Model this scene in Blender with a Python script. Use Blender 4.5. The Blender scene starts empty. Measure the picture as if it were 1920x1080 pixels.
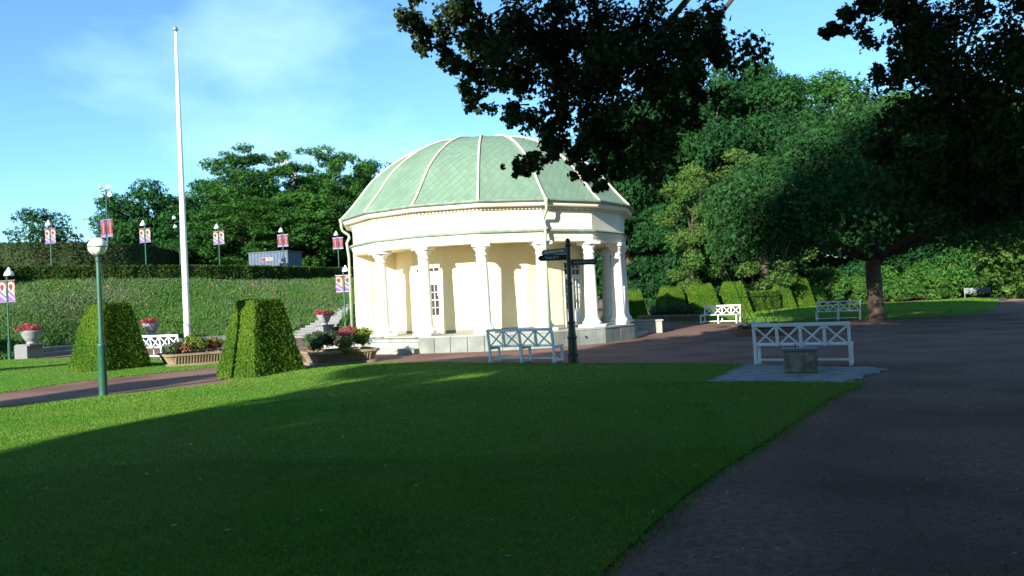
import bpy, bmesh, math, random
import numpy as np
from mathutils import Vector, Matrix
PI = math.pi
rad = math.radians
S = bpy.context.scene
COL = S.collection

# ------------------------------------------------------------------ camera
cam_d = bpy.data.cameras.new('camera')
cam_d.sensor_width = 36.0
cam_d.lens = 36.0 * 1450.0 / 1920.0
cam_d.clip_start = 0.1
cam_d.clip_end = 3000.0
cam = bpy.data.objects.new('camera', cam_d)
COL.objects.link(cam)
cam.matrix_world = (Matrix.Translation((0, 0, 1.65)) @ Matrix.Rotation(PI / 2 + math.atan(22 / 1450), 4, 'X')
                    @ Matrix.Rotation(-0.046, 4, 'Z'))
S.camera = cam

# ------------------------------------------------------------------ light
SUN_EL = rad(19.0)
SUN_AZ = (-0.485, -0.875)                    # ground direction from the scene towards the sun
world = bpy.data.worlds.new('World')
S.world = world
world.use_nodes = True
nt = world.node_tree
nt.nodes.clear()
n_out = nt.nodes.new('ShaderNodeOutputWorld')
n_bg = nt.nodes.new('ShaderNodeBackground')
n_sky = nt.nodes.new('ShaderNodeTexSky')
n_sky.sky_type = 'NISHITA'
n_sky.sun_disc = False
n_sky.sun_elevation = SUN_EL
n_sky.sun_rotation = math.atan2(SUN_AZ[0], SUN_AZ[1])
n_sky.air_density = 1.0
n_sky.dust_density = 0.0
n_sky.ozone_density = 3.0
n_bg.inputs['Strength'].default_value = 0.1
# thin high cloud over the whole sky
n_tc = nt.nodes.new('ShaderNodeTexCoord')
n_map = nt.nodes.new('ShaderNodeMapping')
n_map.inputs['Location'].default_value = (0.35, 0.2, 0.55)
n_map.inputs['Scale'].default_value = (2.4, 2.4, 5.0)
n_no = nt.nodes.new('ShaderNodeTexNoise')
n_no.inputs['Scale'].default_value = 1.3
n_no.inputs['Detail'].default_value = 5.0
n_no.inputs['Roughness'].default_value = 0.5
n_rmp = nt.nodes.new('ShaderNodeMapRange')
n_rmp.inputs['From Min'].default_value = 0.52
n_rmp.inputs['From Max'].default_value = 0.78
n_rmp.inputs['To Max'].default_value = 0.6
n_mix = nt.nodes.new('ShaderNodeMix')
n_mix.data_type = 'RGBA'
n_mix.inputs['B'].default_value = (5.2, 5.9, 7.0, 1)
L = nt.links.new
L(n_tc.outputs['Generated'], n_map.inputs['Vector'])
L(n_map.outputs['Vector'], n_no.inputs['Vector'])
L(n_no.outputs['Fac'], n_rmp.inputs['Value'])
L(n_rmp.outputs['Result'], n_mix.inputs['Factor'])
L(n_sky.outputs['Color'], n_mix.inputs['A'])
n_wb = nt.nodes.new('ShaderNodeMix')
n_wb.data_type = 'RGBA'
n_wb.blend_type = 'MULTIPLY'
n_wb.inputs['Factor'].default_value = 1.0
n_wb.inputs['B'].default_value = (0.76, 1.03, 1.12, 1)
L(n_mix.outputs['Result'], n_wb.inputs['A'])
L(n_wb.outputs['Result'], n_bg.inputs['Color'])
L(n_bg.outputs['Background'], n_out.inputs['Surface'])

sun_d = bpy.data.lights.new('sun', 'SUN')
sun_d.energy = 5.0
sun_d.angle = rad(0.5)
sun_d.color = (1.0, 0.93, 0.80)
sun = bpy.data.objects.new('sun', sun_d)
COL.objects.link(sun)
sun.rotation_euler = Vector((-SUN_AZ[0] * math.cos(SUN_EL), -SUN_AZ[1] * math.cos(SUN_EL), -math.sin(SUN_EL))
                            ).to_track_quat('-Z', 'Y').to_euler()
sun.location = (-30, -50, 40)
S.view_settings.view_transform = 'Standard'
S.view_settings.look = 'None'
S.view_settings.gamma = 1.0
S.view_settings.exposure = 1.25
S.view_settings.use_curve_mapping = False
S.render.engine = 'CYCLES'
S.cycles.use_denoising = True
S.cycles.max_bounces = 6
S.cycles.diffuse_bounces = 3
S.cycles.transmission_bounces = 3


# ------------------------------------------------------------------ materials
def mat(name, col, rough=0.7, col2=None, scale=8.0, detail=4.0, bump=0.0, bscale=None, metal=0.0, trans=0.0,
        lo=0.35, hi=0.65, spec=0.4, rnd=0.0, col3=None, scale3=0.6, island=0.0):
    m = bpy.data.materials.new(name)
    m.use_nodes = True
    t = m.node_tree
    p = t.nodes['Principled BSDF']
    p.inputs['Roughness'].default_value = rough
    p.inputs['Metallic'].default_value = metal
    p.inputs['Specular IOR Level'].default_value = spec
    p.inputs['Base Color'].default_value = (*col, 1)
    lk = t.links.new
    tc = t.nodes.new('ShaderNodeTexCoord')
    src = None
    if col2 is not None:
        no = t.nodes.new('ShaderNodeTexNoise')
        no.inputs['Scale'].default_value = scale
        no.inputs['Detail'].default_value = detail
        lk(tc.outputs['Object'], no.inputs['Vector'])
        mr = t.nodes.new('ShaderNodeMapRange')
        mr.inputs['From Min'].default_value = lo
        mr.inputs['From Max'].default_value = hi
        lk(no.outputs['Fac'], mr.inputs['Value'])
        mx = t.nodes.new('ShaderNodeMix')
        mx.data_type = 'RGBA'
        mx.inputs['A'].default_value = (*col, 1)
        mx.inputs['B'].default_value = (*col2, 1)
        lk(mr.outputs['Result'], mx.inputs['Factor'])
        src = mx.outputs['Result']
        if col3 is not None:
            no3 = t.nodes.new('ShaderNodeTexNoise')
            no3.inputs['Scale'].default_value = scale3
            no3.inputs['Detail'].default_value = 3
            lk(tc.outputs['Object'], no3.inputs['Vector'])
            mr3 = t.nodes.new('ShaderNodeMapRange')
            mr3.inputs['From Min'].default_value = 0.42
            mr3.inputs['From Max'].default_value = 0.68
            lk(no3.outputs['Fac'], mr3.inputs['Value'])
            mx3 = t.nodes.new('ShaderNodeMix')
            mx3.data_type = 'RGBA'
            mx3.inputs['B'].default_value = (*col3, 1)
            lk(src, mx3.inputs['A'])
            lk(mr3.outputs['Result'], mx3.inputs['Factor'])
            src = mx3.outputs['Result']
    if rnd > 0 or island > 0:
        hs = t.nodes.new('ShaderNodeHueSaturation')
        hs.inputs['Color'].default_value = (*col, 1)
        if src is not None:
            lk(src, hs.inputs['Color'])
        mr2 = t.nodes.new('ShaderNodeMapRange')
        k = max(rnd, island)
        mr2.inputs['To Min'].default_value = 1 - k
        mr2.inputs['To Max'].default_value = 1 + k
        if island > 0:
            gi = t.nodes.new('ShaderNodeNewGeometry')
            lk(gi.outputs['Random Per Island'], mr2.inputs['Value'])
        else:
            oi = t.nodes.new('ShaderNodeObjectInfo')
            lk(oi.outputs['Random'], mr2.inputs['Value'])
        lk(mr2.outputs['Result'], hs.inputs['Value'])
        src = hs.outputs['Color']
    if src is not None:
        lk(src, p.inputs['Base Color'])
    if bump > 0:
        nb = t.nodes.new('ShaderNodeTexNoise')
        nb.inputs['Scale'].default_value = bscale or scale * 3
        nb.inputs['Detail'].default_value = 5
        lk(tc.outputs['Object'], nb.inputs['Vector'])
        bp = t.nodes.new('ShaderNodeBump')
        bp.inputs['Strength'].default_value = bump
        bp.inputs['Distance'].default_value = 0.03
        lk(nb.outputs['Fac'], bp.inputs['Height'])
        lk(bp.outputs['Normal'], p.inputs['Normal'])
    if trans > 0:
        tr = t.nodes.new('ShaderNodeBsdfTranslucent')
        ms = t.nodes.new('ShaderNodeMixShader')
        ms.inputs['Fac'].default_value = trans
        tr.inputs['Color'].default_value = (*col, 1)
        if src is not None:
            lk(src, tr.inputs['Color'])
        o = t.nodes['Material Output']
        lk(p.outputs['BSDF'], ms.inputs[1])
        lk(tr.outputs['BSDF'], ms.inputs[2])
        lk(ms.outputs['Shader'], o.inputs['Surface'])
    return m


M = {}
M['gravel'] = mat('gravel', (0.205, 0.118, 0.092), 0.95, (0.285, 0.18, 0.148), 14.0, 8, 0.6, 60, col3=(0.15, 0.088, 0.070), scale3=0.5, spec=0.08)
M['lawn'] = mat('lawn', (0.066, 0.195, 0.018), 0.95, (0.10, 0.245, 0.024), 9.0, 8, 0.8, 70, col3=(0.135, 0.23, 0.034), scale3=0.4, spec=0.1)
M['blade'] = mat('blade', (0.070, 0.21, 0.020), 0.85, (0.135, 0.26, 0.03), 0.6, 5, trans=0.3, island=0.3, spec=0.1, col3=(0.17, 0.235, 0.05), scale3=0.35)
M['meadow'] = mat('meadow', (0.055, 0.125, 0.028), 0.95, (0.085, 0.17, 0.038), 3.0, 8, 0.8, 12)
M['meadow_blade'] = mat('meadow_blade', (0.075, 0.175, 0.036), 0.85, (0.11, 0.215, 0.05), 0.45, 4, trans=0.3, island=0.2, col3=(0.13, 0.19, 0.085), scale3=0.22, spec=0.1)
M['flower_lilac'] = mat('flower_lilac', (0.17, 0.19, 0.20), 0.8, island=0.25)
M['flower_red'] = mat('flower_red', (0.50, 0.03, 0.05), 0.7, (0.55, 0.06, 0.14), 6, island=0.3, trans=0.2)
M['flower_orange'] = mat('flower_orange', (0.60, 0.15, 0.03), 0.7, island=0.3)
M['flower_pink'] = mat('flower_pink', (0.40, 0.09, 0.13), 0.8, island=0.4, trans=0.2, spec=0.1)
M['flower_white'] = mat('flower_white', (0.75, 0.75, 0.78), 0.7, island=0.1)
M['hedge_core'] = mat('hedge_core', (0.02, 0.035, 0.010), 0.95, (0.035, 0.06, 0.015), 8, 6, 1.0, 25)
M['yew'] = mat('yew', (0.042, 0.105, 0.010), 0.85, (0.080, 0.15, 0.014), 1.2, 4, island=0.4, trans=0.12, spec=0.1)
M['beech'] = mat('beech', (0.022, 0.045, 0.012), 0.75, (0.04, 0.06, 0.016), 0.8, 4, island=0.5, trans=0.15, spec=0.3)
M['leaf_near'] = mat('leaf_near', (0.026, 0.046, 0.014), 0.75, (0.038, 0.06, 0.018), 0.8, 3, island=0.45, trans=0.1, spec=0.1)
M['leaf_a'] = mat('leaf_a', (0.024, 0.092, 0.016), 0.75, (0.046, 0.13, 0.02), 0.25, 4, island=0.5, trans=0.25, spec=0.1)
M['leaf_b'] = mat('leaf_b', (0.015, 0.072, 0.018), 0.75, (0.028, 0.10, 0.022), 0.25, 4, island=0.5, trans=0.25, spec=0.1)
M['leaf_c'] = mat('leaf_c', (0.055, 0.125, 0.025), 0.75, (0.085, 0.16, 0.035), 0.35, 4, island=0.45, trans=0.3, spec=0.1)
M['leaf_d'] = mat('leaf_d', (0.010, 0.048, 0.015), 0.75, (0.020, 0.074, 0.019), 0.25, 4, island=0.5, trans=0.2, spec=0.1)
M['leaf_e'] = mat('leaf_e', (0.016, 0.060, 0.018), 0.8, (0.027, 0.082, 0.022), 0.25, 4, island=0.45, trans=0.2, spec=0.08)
M['leaf_shrub'] = mat('leaf_shrub', (0.034, 0.115, 0.022), 0.75, (0.06, 0.15, 0.026), 0.5, 4, island=0.5, trans=0.25, spec=0.1)
M['plant_lime'] = mat('plant_lime', (0.13, 0.20, 0.02), 0.7, (0.08, 0.16, 0.02), 2.0, 3, island=0.4, trans=0.3)
M['plant_dark'] = mat('plant_dark', (0.03, 0.075, 0.022), 0.7, (0.05, 0.10, 0.03), 2.0, 3, island=0.4, trans=0.2)
M['plant_rust'] = mat('plant_rust', (0.26, 0.09, 0.03), 0.7, (0.15, 0.10, 0.03), 2.0, 3, island=0.4, trans=0.2)
M['bark'] = mat('bark', (0.055, 0.042, 0.032), 0.95, (0.09, 0.07, 0.055), 6, 6, 0.8, 14)
M['mulch'] = mat('mulch', (0.20, 0.10, 0.045), 0.95, (0.12, 0.06, 0.03), 20, 4, 0.8, 40)
M['soil'] = mat('soil', (0.05, 0.035, 0.025), 0.95, (0.08, 0.06, 0.04), 15, 4, 0.6, 40)
M['roof'] = mat('roof', (0.145, 0.235, 0.165), 0.75, (0.175, 0.27, 0.195), 1.2, 6, 0.15, 20, rnd=0.07, spec=0.15, col3=(0.125, 0.205, 0.15), scale3=0.5)
M['roof_field'] = mat('roof_field', (0.145, 0.235, 0.165), 0.75, (0.175, 0.27, 0.195), 1.2, 6, 0.15, 20, island=0.07, spec=0.15, col3=(0.125, 0.205, 0.15), scale3=0.5)
M['roof_under'] = mat('roof_under', (0.125, 0.20, 0.145), 0.85)
M['roof_rib'] = mat('roof_rib', (0.62, 0.50, 0.42), 0.6, (0.70, 0.58, 0.50), 6, 3)
M['copper'] = mat('copper', (0.16, 0.22, 0.18), 0.6, (0.24, 0.32, 0.27), 5, 5, spec=0.4)
M['pipe'] = mat('pipe', (0.27, 0.34, 0.25), 0.55, (0.32, 0.39, 0.30), 5, 4)
M['stucco'] = mat('stucco', (0.82, 0.705, 0.43), 0.9, (0.85, 0.745, 0.48), 1.5, 6, 0.1, 60, spec=0.2)
M['stucco_pale'] = mat('stucco_pale', (0.85, 0.80, 0.64), 0.9, (0.87, 0.83, 0.69), 1.5, 6, 0.1, 60, spec=0.2, col3=(0.79, 0.735, 0.57), scale3=0.9)
M['white'] = mat('white', (0.80, 0.79, 0.76), 0.65, (0.70, 0.69, 0.65), 2.5, 7, 0.08, 30, lo=0.45, hi=0.75, spec=0.3)
M['skirt'] = mat('skirt', (0.20, 0.19, 0.18), 0.8)
M['stone'] = mat('stone', (0.20, 0.24, 0.215), 0.8, (0.275, 0.31, 0.28), 3.0, 6, 0.15, 30, rnd=0.16, col3=(0.165, 0.185, 0.17), scale3=1.2)
M['stone_top'] = mat('stone_top', (0.27, 0.285, 0.255), 0.85, (0.33, 0.335, 0.305), 3.0, 6, 0.15, 30, rnd=0.08)
M['granite'] = mat('granite', (0.15, 0.15, 0.155), 0.9, (0.21, 0.21, 0.215), 25.0, 6, 0.3, 60, rnd=0.1, spec=0.15)
M['planter'] = mat('planter', (0.29, 0.23, 0.155), 0.9, (0.19, 0.145, 0.095), 3.0, 6, 0.25, 30)
M['urn'] = mat('urn', (0.27, 0.29, 0.30), 0.75, (0.22, 0.235, 0.24), 6, 4)
M['brick'] = mat('brick', (0.22, 0.085, 0.055), 0.9, (0.16, 0.07, 0.05), 8, 4, 0.3, 30, rnd=0.2)
M['paver'] = mat('paver', (0.24, 0.25, 0.28), 0.85, (0.31, 0.31, 0.33), 12, 5, 0.3, 60, rnd=0.22)
M['joint'] = mat('joint', (0.06, 0.06, 0.05), 0.95)
M['block'] = mat('block', (0.20, 0.17, 0.125), 0.9, (0.34, 0.30, 0.23), 2.0, 7, 0.3, 40, col3=(0.055, 0.042, 0.025), scale3=3.0)
M['block_top'] = mat('block_top', (0.10, 0.12, 0.16), 0.35, spec=0.5)
M['bench'] = mat('bench', (0.76, 0.77, 0.78), 0.5, (0.68, 0.69, 0.70), 5, 5, spec=0.4)
M['bench_grey'] = mat('bench_grey', (0.17, 0.21, 0.205), 0.6, (0.13, 0.165, 0.16), 4, 5)
M['black'] = mat('black', (0.012, 0.014, 0.016), 0.4, spec=0.5)
M['letter'] = mat('letter', (0.62, 0.66, 0.62), 0.6)
M['green_pole'] = mat('green_pole', (0.018, 0.085, 0.055), 0.4, (0.025, 0.10, 0.065), 6, 3, spec=0.5)
M['dark_pole'] = mat('dark_pole', (0.02, 0.06, 0.055), 0.5)
M['globe'] = mat('globe', (0.80, 0.79, 0.74), 0.25, spec=0.5)
M['lamp_white'] = mat('lamp_white', (0.72, 0.76, 0.76), 0.4)
M['pole_white'] = mat('pole_white', (0.82, 0.83, 0.80), 0.4, spec=0.5)
M['steel'] = mat('steel', (0.30, 0.33, 0.35), 0.4, metal=0.6)
M['shed'] = mat('shed', (0.07, 0.10, 0.155), 0.7, (0.095, 0.13, 0.19), 3, 4)
M['shed_box'] = mat('shed_box', (0.42, 0.45, 0.50), 0.6)
M['crane'] = mat('crane', (0.62, 0.36, 0.30), 0.6)
M['crane_white'] = mat('crane_white', (0.60, 0.60, 0.66), 0.6)
M['stick'] = mat('stick', (0.12, 0.085, 0.05), 0.85, (0.16, 0.12, 0.08), 9)
M['curtain'] = mat('curtain', (0.72, 0.72, 0.70), 0.9, trans=0.2)
M['b_maroon'] = mat('b_maroon', (0.15, 0.008, 0.05), 0.7)
M['b_cream'] = mat('b_cream', (0.32, 0.32, 0.23), 0.75)
M['b_pale'] = mat('b_pale', (0.32, 0.28, 0.29), 0.7)
M['b_purple'] = mat('b_purple', (0.15, 0.075, 0.27), 0.75)
M['b_print'] = mat('b_print', (0.16, 0.15, 0.10), 0.7)
M['b_gold'] = mat('b_gold', (0.32, 0.22, 0.06), 0.7)


def glass_mat():
    m = bpy.data.materials.new('pane_glass')
    m.use_nodes = True
    p = m.node_tree.nodes['Principled BSDF']
    p.inputs['Base Color'].default_value = (0.035, 0.03, 0.035, 1)
    p.inputs['Roughness'].default_value = 0.08
    p.inputs['Specular IOR Level'].default_value = 0.6
    return m


M['glass'] = glass_mat()


# ------------------------------------------------------------------ mesh builder
class MB:
    def __init__(self):
        self.v, self.f, self.mi = [], [], []

    def add(self, vs, fs, mi=0):
        o = len(self.v)
        self.v += [tuple(x) for x in vs]
        self.f += [[i + o for i in f] for f in fs]
        self.mi += [mi] * len(fs)
        return self

    def box(self, a, b, mi=0, mtx=None):
        x0, y0, z0 = a
        x1, y1, z1 = b
        vs = [Vector(p) for p in ((x0, y0, z0), (x1, y0, z0), (x1, y1, z0), (x0, y1, z0), (x0, y0, z1), (x1, y0, z1), (x1, y1, z1), (x0, y1, z1))]
        if mtx is not None:
            vs = [mtx @ v for v in vs]
        return self.add(vs, [(0, 3, 2, 1), (4, 5, 6, 7), (0, 1, 5, 4), (1, 2, 6, 5), (2, 3, 7, 6), (3, 0, 4, 7)], mi)

    def bar(self, p, q, w, h, mi=0, up=(0, 0, 1)):
        p, q = Vector(p), Vector(q)
        d = (q - p)
        ln = d.length
        d.normalize()
        u = Vector(up)
        s = d.cross(u)
        if s.length < 1e-4:
            s = d.cross(Vector((0, 1, 0)))
        s.normalize()
        u = s.cross(d)
        vs = []
        for e in (p, q):
            for a, b in ((-1, -1), (1, -1), (1, 1), (-1, 1)):
                vs.append(e + s * (a * w / 2) + u * (b * h / 2))
        return self.add(vs, [(3, 2, 1, 0), (4, 5, 6, 7), (0, 1, 5, 4), (1, 2, 6, 5), (2, 3, 7, 6), (3, 0, 4, 7)], mi)

    def tube(self, pts, rs, n=8, mi=0, cap=True):
        pts = [Vector(p) for p in pts]
        if not isinstance(rs, (list, tuple)):
            rs = [rs] * len(pts)
        vs, fs = [], []
        prev = None
        for i, p in enumerate(pts):
            d = (pts[min(i + 1, len(pts) - 1)] - pts[max(i - 1, 0)]).normalized()
            if prev is None:
                a = d.cross(Vector((0, 0, 1)))
                if a.length < 1e-3:
                    a = Vector((1, 0, 0))
            else:
                a = prev - d * prev.dot(d)
            a.normalize()
            prev = a
            b = d.cross(a)
            for k in range(n):
                t = 2 * PI * k / n
                vs.append(p + (a * math.cos(t) + b * math.sin(t)) * rs[i])
        for i in range(len(pts) - 1):
            for k in range(n):
                k2 = (k + 1) % n
                fs.append((i * n + k, i * n + k2, (i + 1) * n + k2, (i + 1) * n + k))
        if cap:
            fs.append(tuple(range(n - 1, -1, -1)))
            fs.append(tuple(range((len(pts) - 1) * n, len(pts) * n)))
        return self.add(vs, fs, mi)

    def lathe(self, prof, n=16, c=(0, 0, 0), mi=0, cap=True):
        vs, fs = [], []
        for r, z in prof:
            for k in range(n):
                t = 2 * PI * k / n
                vs.append((c[0] + r * math.cos(t), c[1] + r * math.sin(t), c[2] + z))
        m = len(prof)
        for i in range(m - 1):
            for k in range(n):
                k2 = (k + 1) % n
                fs.append((i * n + k, i * n + k2, (i + 1) * n + k2, (i + 1) * n + k))
        if cap:
            fs.append(tuple(range(n - 1, -1, -1)))
            fs.append(tuple(range((m - 1) * n, m * n)))
        return self.add(vs, fs, mi)

    def prism(self, poly, z0, z1, mi=0):
        n = len(poly)
        vs = [(x, y, z0) for x, y in poly] + [(x, y, z1) for x, y in poly]
        fs = [tuple(range(n - 1, -1, -1)), tuple(range(n, 2 * n))]
        fs += [(i, (i + 1) % n, n + (i + 1) % n, n + i) for i in range(n)]
        return self.add(vs, fs, mi)

    def mesh(self, name, mats, smooth=False):
        me = bpy.data.meshes.new(name)
        me.from_pydata(self.v, [], self.f)
        for m in (mats if isinstance(mats, (list, tuple)) else [mats]):
            me.materials.append(m)
        if any(self.mi):
            me.polygons.foreach_set('material_index', self.mi)
        if smooth:
            me.polygons.foreach_set('use_smooth', [True] * len(me.polygons))
        me.update()
        return me

    def build(self, name, mats, parent=None, loc=(0, 0, 0), smooth=False, bevel=0.0):
        me = self.mesh(name, mats, smooth)
        if bevel > 0:
            bm = bmesh.new()
            bm.from_mesh(me)
            bmesh.ops.bevel(bm, geom=bm.edges[:], offset=bevel, segments=1, affect='EDGES', clamp_overlap=True)
            bm.to_mesh(me)
            bm.free()
        return link(name, me, parent, loc)


def link(name, me, parent=None, loc=(0, 0, 0), rz=0.0):
    o = bpy.data.objects.new(name, me)
    COL.objects.link(o)
    o.location = loc
    o.rotation_euler = (0, 0, rz)
    if parent is not None:
        o.parent = parent
    return o


def shade_auto(o, ang=35):
    me = o.data
    me.polygons.foreach_set('use_smooth', [True] * len(me.polygons))
    bm = bmesh.new()
    bm.from_mesh(me)
    for e in bm.edges:
        if len(e.link_faces) == 2 and e.calc_face_angle(0) > rad(ang):
            e.smooth = False
    bm.to_mesh(me)
    bm.free()
    return o


def tag(o, label=None, cat=None, group=None, kind=None):
    if label:
        o['label'] = label
    if cat:
        o['category'] = cat
    if group:
        o['group'] = group
    if kind:
        o['kind'] = kind
    return o


def thing(name, label, cat, loc=(0, 0, 0), rz=0.0, group=None):
    o = bpy.data.objects.new(name, None)
    COL.objects.link(o)
    o.location = loc
    o.rotation_euler = (0, 0, rz)
    o.empty_display_size = 0.3
    return tag(o, label, cat, group)


KIDS = {}


def copy_tree(o, parent=None):
    c = o.copy()
    COL.objects.link(c)
    if parent is not None:
        c.parent = parent
    for ch in list(o.children):
        copy_tree(ch, c)
    return c


def dup(o, label, loc, rz=0.0, scale=None):
    c = copy_tree(o)
    c.location = loc
    c.rotation_euler = (0, 0, rz)
    if scale is not None:
        c.scale = (scale, scale, scale) if not isinstance(scale, (tuple, list)) else scale
    c['label'] = label
    return c


# ------------------------------------------------------------------ leaves
T_DIAMOND = (np.array([[0, -.5, 0], [.28, 0, .06], [0, .5, 0], [-.28, 0, .06]]), [[0, 1, 2, 3]])
_sp = []
for a0, dx, dy, sc in ((0.0, 0, .28, .62), (1.25, .24, -.02, .58), (-1.2, -.24, -.06, .6)):
    ca, sa = math.cos(a0), math.sin(a0)
    for u, v, w in ((0, -.5, 0), (.3, 0, .08), (0, .5, 0), (-.3, 0, .08)):
        u, v, w = u * sc, v * sc, w * sc
        _sp.append((dx + u * ca + v * sa, dy - u * sa + v * ca, w))
T_SPRIG = (np.array(_sp), [[0, 1, 2, 3], [4, 5, 6, 7], [8, 9, 10, 11]])
_mp = [(0, -.5, 0), (.16, -.33, .02), (.40, -.36, .05), (.27, -.10, .03), (.52, .10, .07), (.22, .16, .03), (.0, .55, 0),
       (-.22, .16, .03), (-.52, .10, .07), (-.27, -.10, .03), (-.40, -.36, .05), (-.16, -.33, .02)]
T_MAPLE = (np.array(_mp), [[0, 1, 2, 3, 9, 10, 11], [3, 4, 5, 7, 8, 9], [5, 6, 7]])
T_BLADE = (np.array([[-.5, 0, 0], [.5, 0, 0], [0.1, 0.05, 1.0]]), [[0, 1, 2]])
T_NEEDLE = (np.array([[-.10, -.5, 0], [.10, -.5, 0], [.05, .5, .05], [-.05, .5, .05]]), [[0, 1, 2, 3]])


def unit(a):
    return a / np.maximum(np.linalg.norm(a, axis=1, keepdims=True), 1e-6)


def leaf_mesh(name, sets, mats):
    """sets: list of (centres, sizes, normals, template, material index)"""
    V, LI, LT, MI = [], [], [], []
    off = 0
    for cen, size, nrm, tmpl, mi in sets:
        cen = np.asarray(cen, float)
        n = len(cen)
        if n == 0:
            continue
        tv, tf = tmpl
        rng = np.random.default_rng(n + mi)
        nz = unit(np.asarray(nrm, float))
        r = rng.normal(size=(n, 3))
        tx = unit(np.cross(nz, r))
        ty = np.cross(nz, tx)
        s = np.asarray(size, float).reshape(-1, 1, 1) * np.ones((n, 1, 1))
        vv = cen[:, None, :] + s * (tx[:, None, :] * tv[None, :, 0:1] + ty[:, None, :] * tv[None, :, 1:2] + nz[:, None, :] * tv[None, :, 2:3])
        k = len(tv)
        V.append(vv.reshape(-1, 3))
        flat = np.concatenate([np.array(f) for f in tf])
        LI.append((np.arange(n)[:, None] * k + flat[None, :] + off).reshape(-1))
        LT.append(np.tile(np.array([len(f) for f in tf]), n))
        MI.append(np.full(n * len(tf), mi))
        off += n * k
    V = np.concatenate(V)
    LI = np.concatenate(LI)
    LT = np.concatenate(LT)
    MI = np.concatenate(MI)
    me = bpy.data.meshes.new(name)
    me.vertices.add(len(V))
    me.vertices.foreach_set('co', V.astype(np.float32).ravel())
    me.loops.add(len(LI))
    me.loops.foreach_set('vertex_index', LI.astype(np.int32))
    me.polygons.add(len(LT))
    ls = np.zeros(len(LT), np.int32)
    ls[1:] = np.cumsum(LT)[:-1]
    me.polygons.foreach_set('loop_start', ls)
    me.polygons.foreach_set('loop_total', LT.astype(np.int32))
    me.polygons.foreach_set('material_index', MI.astype(np.int32))
    for m in (mats if isinstance(mats, (list, tuple)) else [mats]):
        me.materials.append(m)
    me.update()
    me.validate()
    return me


def blades(name, pts, width, height, lean, mats, rng, mi=None):
    n = len(pts)
    a = rng.uniform(0, 2 * PI, n)
    side = np.stack([np.cos(a), np.sin(a), np.zeros(n)], 1) * (np.asarray(width) * np.ones(n) / 2)[:, None]
    b = rng.uniform(0, 2 * PI, n)
    h = np.asarray(height) * np.ones(n)
    tip = np.stack([np.cos(b) * lean * h, np.sin(b) * lean * h, h], 1)
    V = np.empty((n, 3, 3))
    V[:, 0] = pts - side
    V[:, 1] = pts + side
    V[:, 2] = pts + tip
    me = bpy.data.meshes.new(name)
    me.vertices.add(n * 3)
    me.vertices.foreach_set('co', V.astype(np.float32).ravel())
    me.loops.add(n * 3)
    me.loops.foreach_set('vertex_index', np.arange(n * 3, dtype=np.int32))
    me.polygons.add(n)
    me.polygons.foreach_set('loop_start', np.arange(0, n * 3, 3, dtype=np.int32))
    me.polygons.foreach_set('loop_total', np.full(n, 3, np.int32))
    if mi is not None:
        me.polygons.foreach_set('material_index', np.asarray(mi, np.int32))
    for m in (mats if isinstance(mats, (list, tuple)) else [mats]):
        me.materials.append(m)
    me.update()
    me.validate()
    return me


def clump_points(clumps, n, rng, inner=0.45, up=0.25):
    """points and outward normals in ellipsoid shells; clumps: (x,y,z,rx,ry,rz)"""
    c = np.array(clumps, float)
    w = (c[:, 3] * c[:, 4] + c[:, 4] * c[:, 5] + c[:, 3] * c[:, 5])
    idx = rng.choice(len(c), size=n, p=w / w.sum())
    d = unit(rng.normal(size=(n, 3)))
    r = inner + (1 - inner) * rng.random(n) ** 0.6
    r = r * (1 + 0.10 * rng.normal(size=n))
    p = c[idx, :3] + d * r[:, None] * c[idx, 3:6]
    nr = d + np.array([0, 0, up]) + rng.normal(size=(n, 3)) * 0.75
    return p, nr


# ------------------------------------------------------------------ ground sheets
def poly_smooth(pts, step=4):
    out = []
    n = len(pts)
    for i in range(n):
        p0, p1, p2, p3 = (np.array(pts[(i + k) % n], float) for k in (-1, 0, 1, 2))
        for t in np.linspace(0, 1, step, endpoint=False):
            out.append(0.5 * ((2 * p1) + (-p0 + p2) * t + (2 * p0 - 5 * p1 + 4 * p2 - p3) * t * t + (-p0 + 3 * p1 - 3 * p2 + p3) * t ** 3))
    return np.array(out)


def in_poly(P, poly):
    x, y = P[:, 0], P[:, 1]
    c = np.zeros(len(P), bool)
    j = len(poly) - 1
    for i in range(len(poly)):
        xi, yi = poly[i]
        xj, yj = poly[j]
        with np.errstate(divide='ignore', invalid='ignore'):
            c ^= ((yi > y) != (yj > y)) & (x < (xj - xi) * (y - yi) / (yj - yi) + xi)
        j = i
    return c


def edge_dist(P, poly):
    d = np.full(len(P), 1e9)
    for i in range(len(poly)):
        a, b = poly[i], poly[(i + 1) % len(poly)]
        ab = b - a
        t = np.clip(((P - a) @ ab) / max(ab @ ab, 1e-9), 0, 1)
        d = np.minimum(d, np.linalg.norm(P - (a + t[:, None] * ab), axis=1))
    return d


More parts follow.
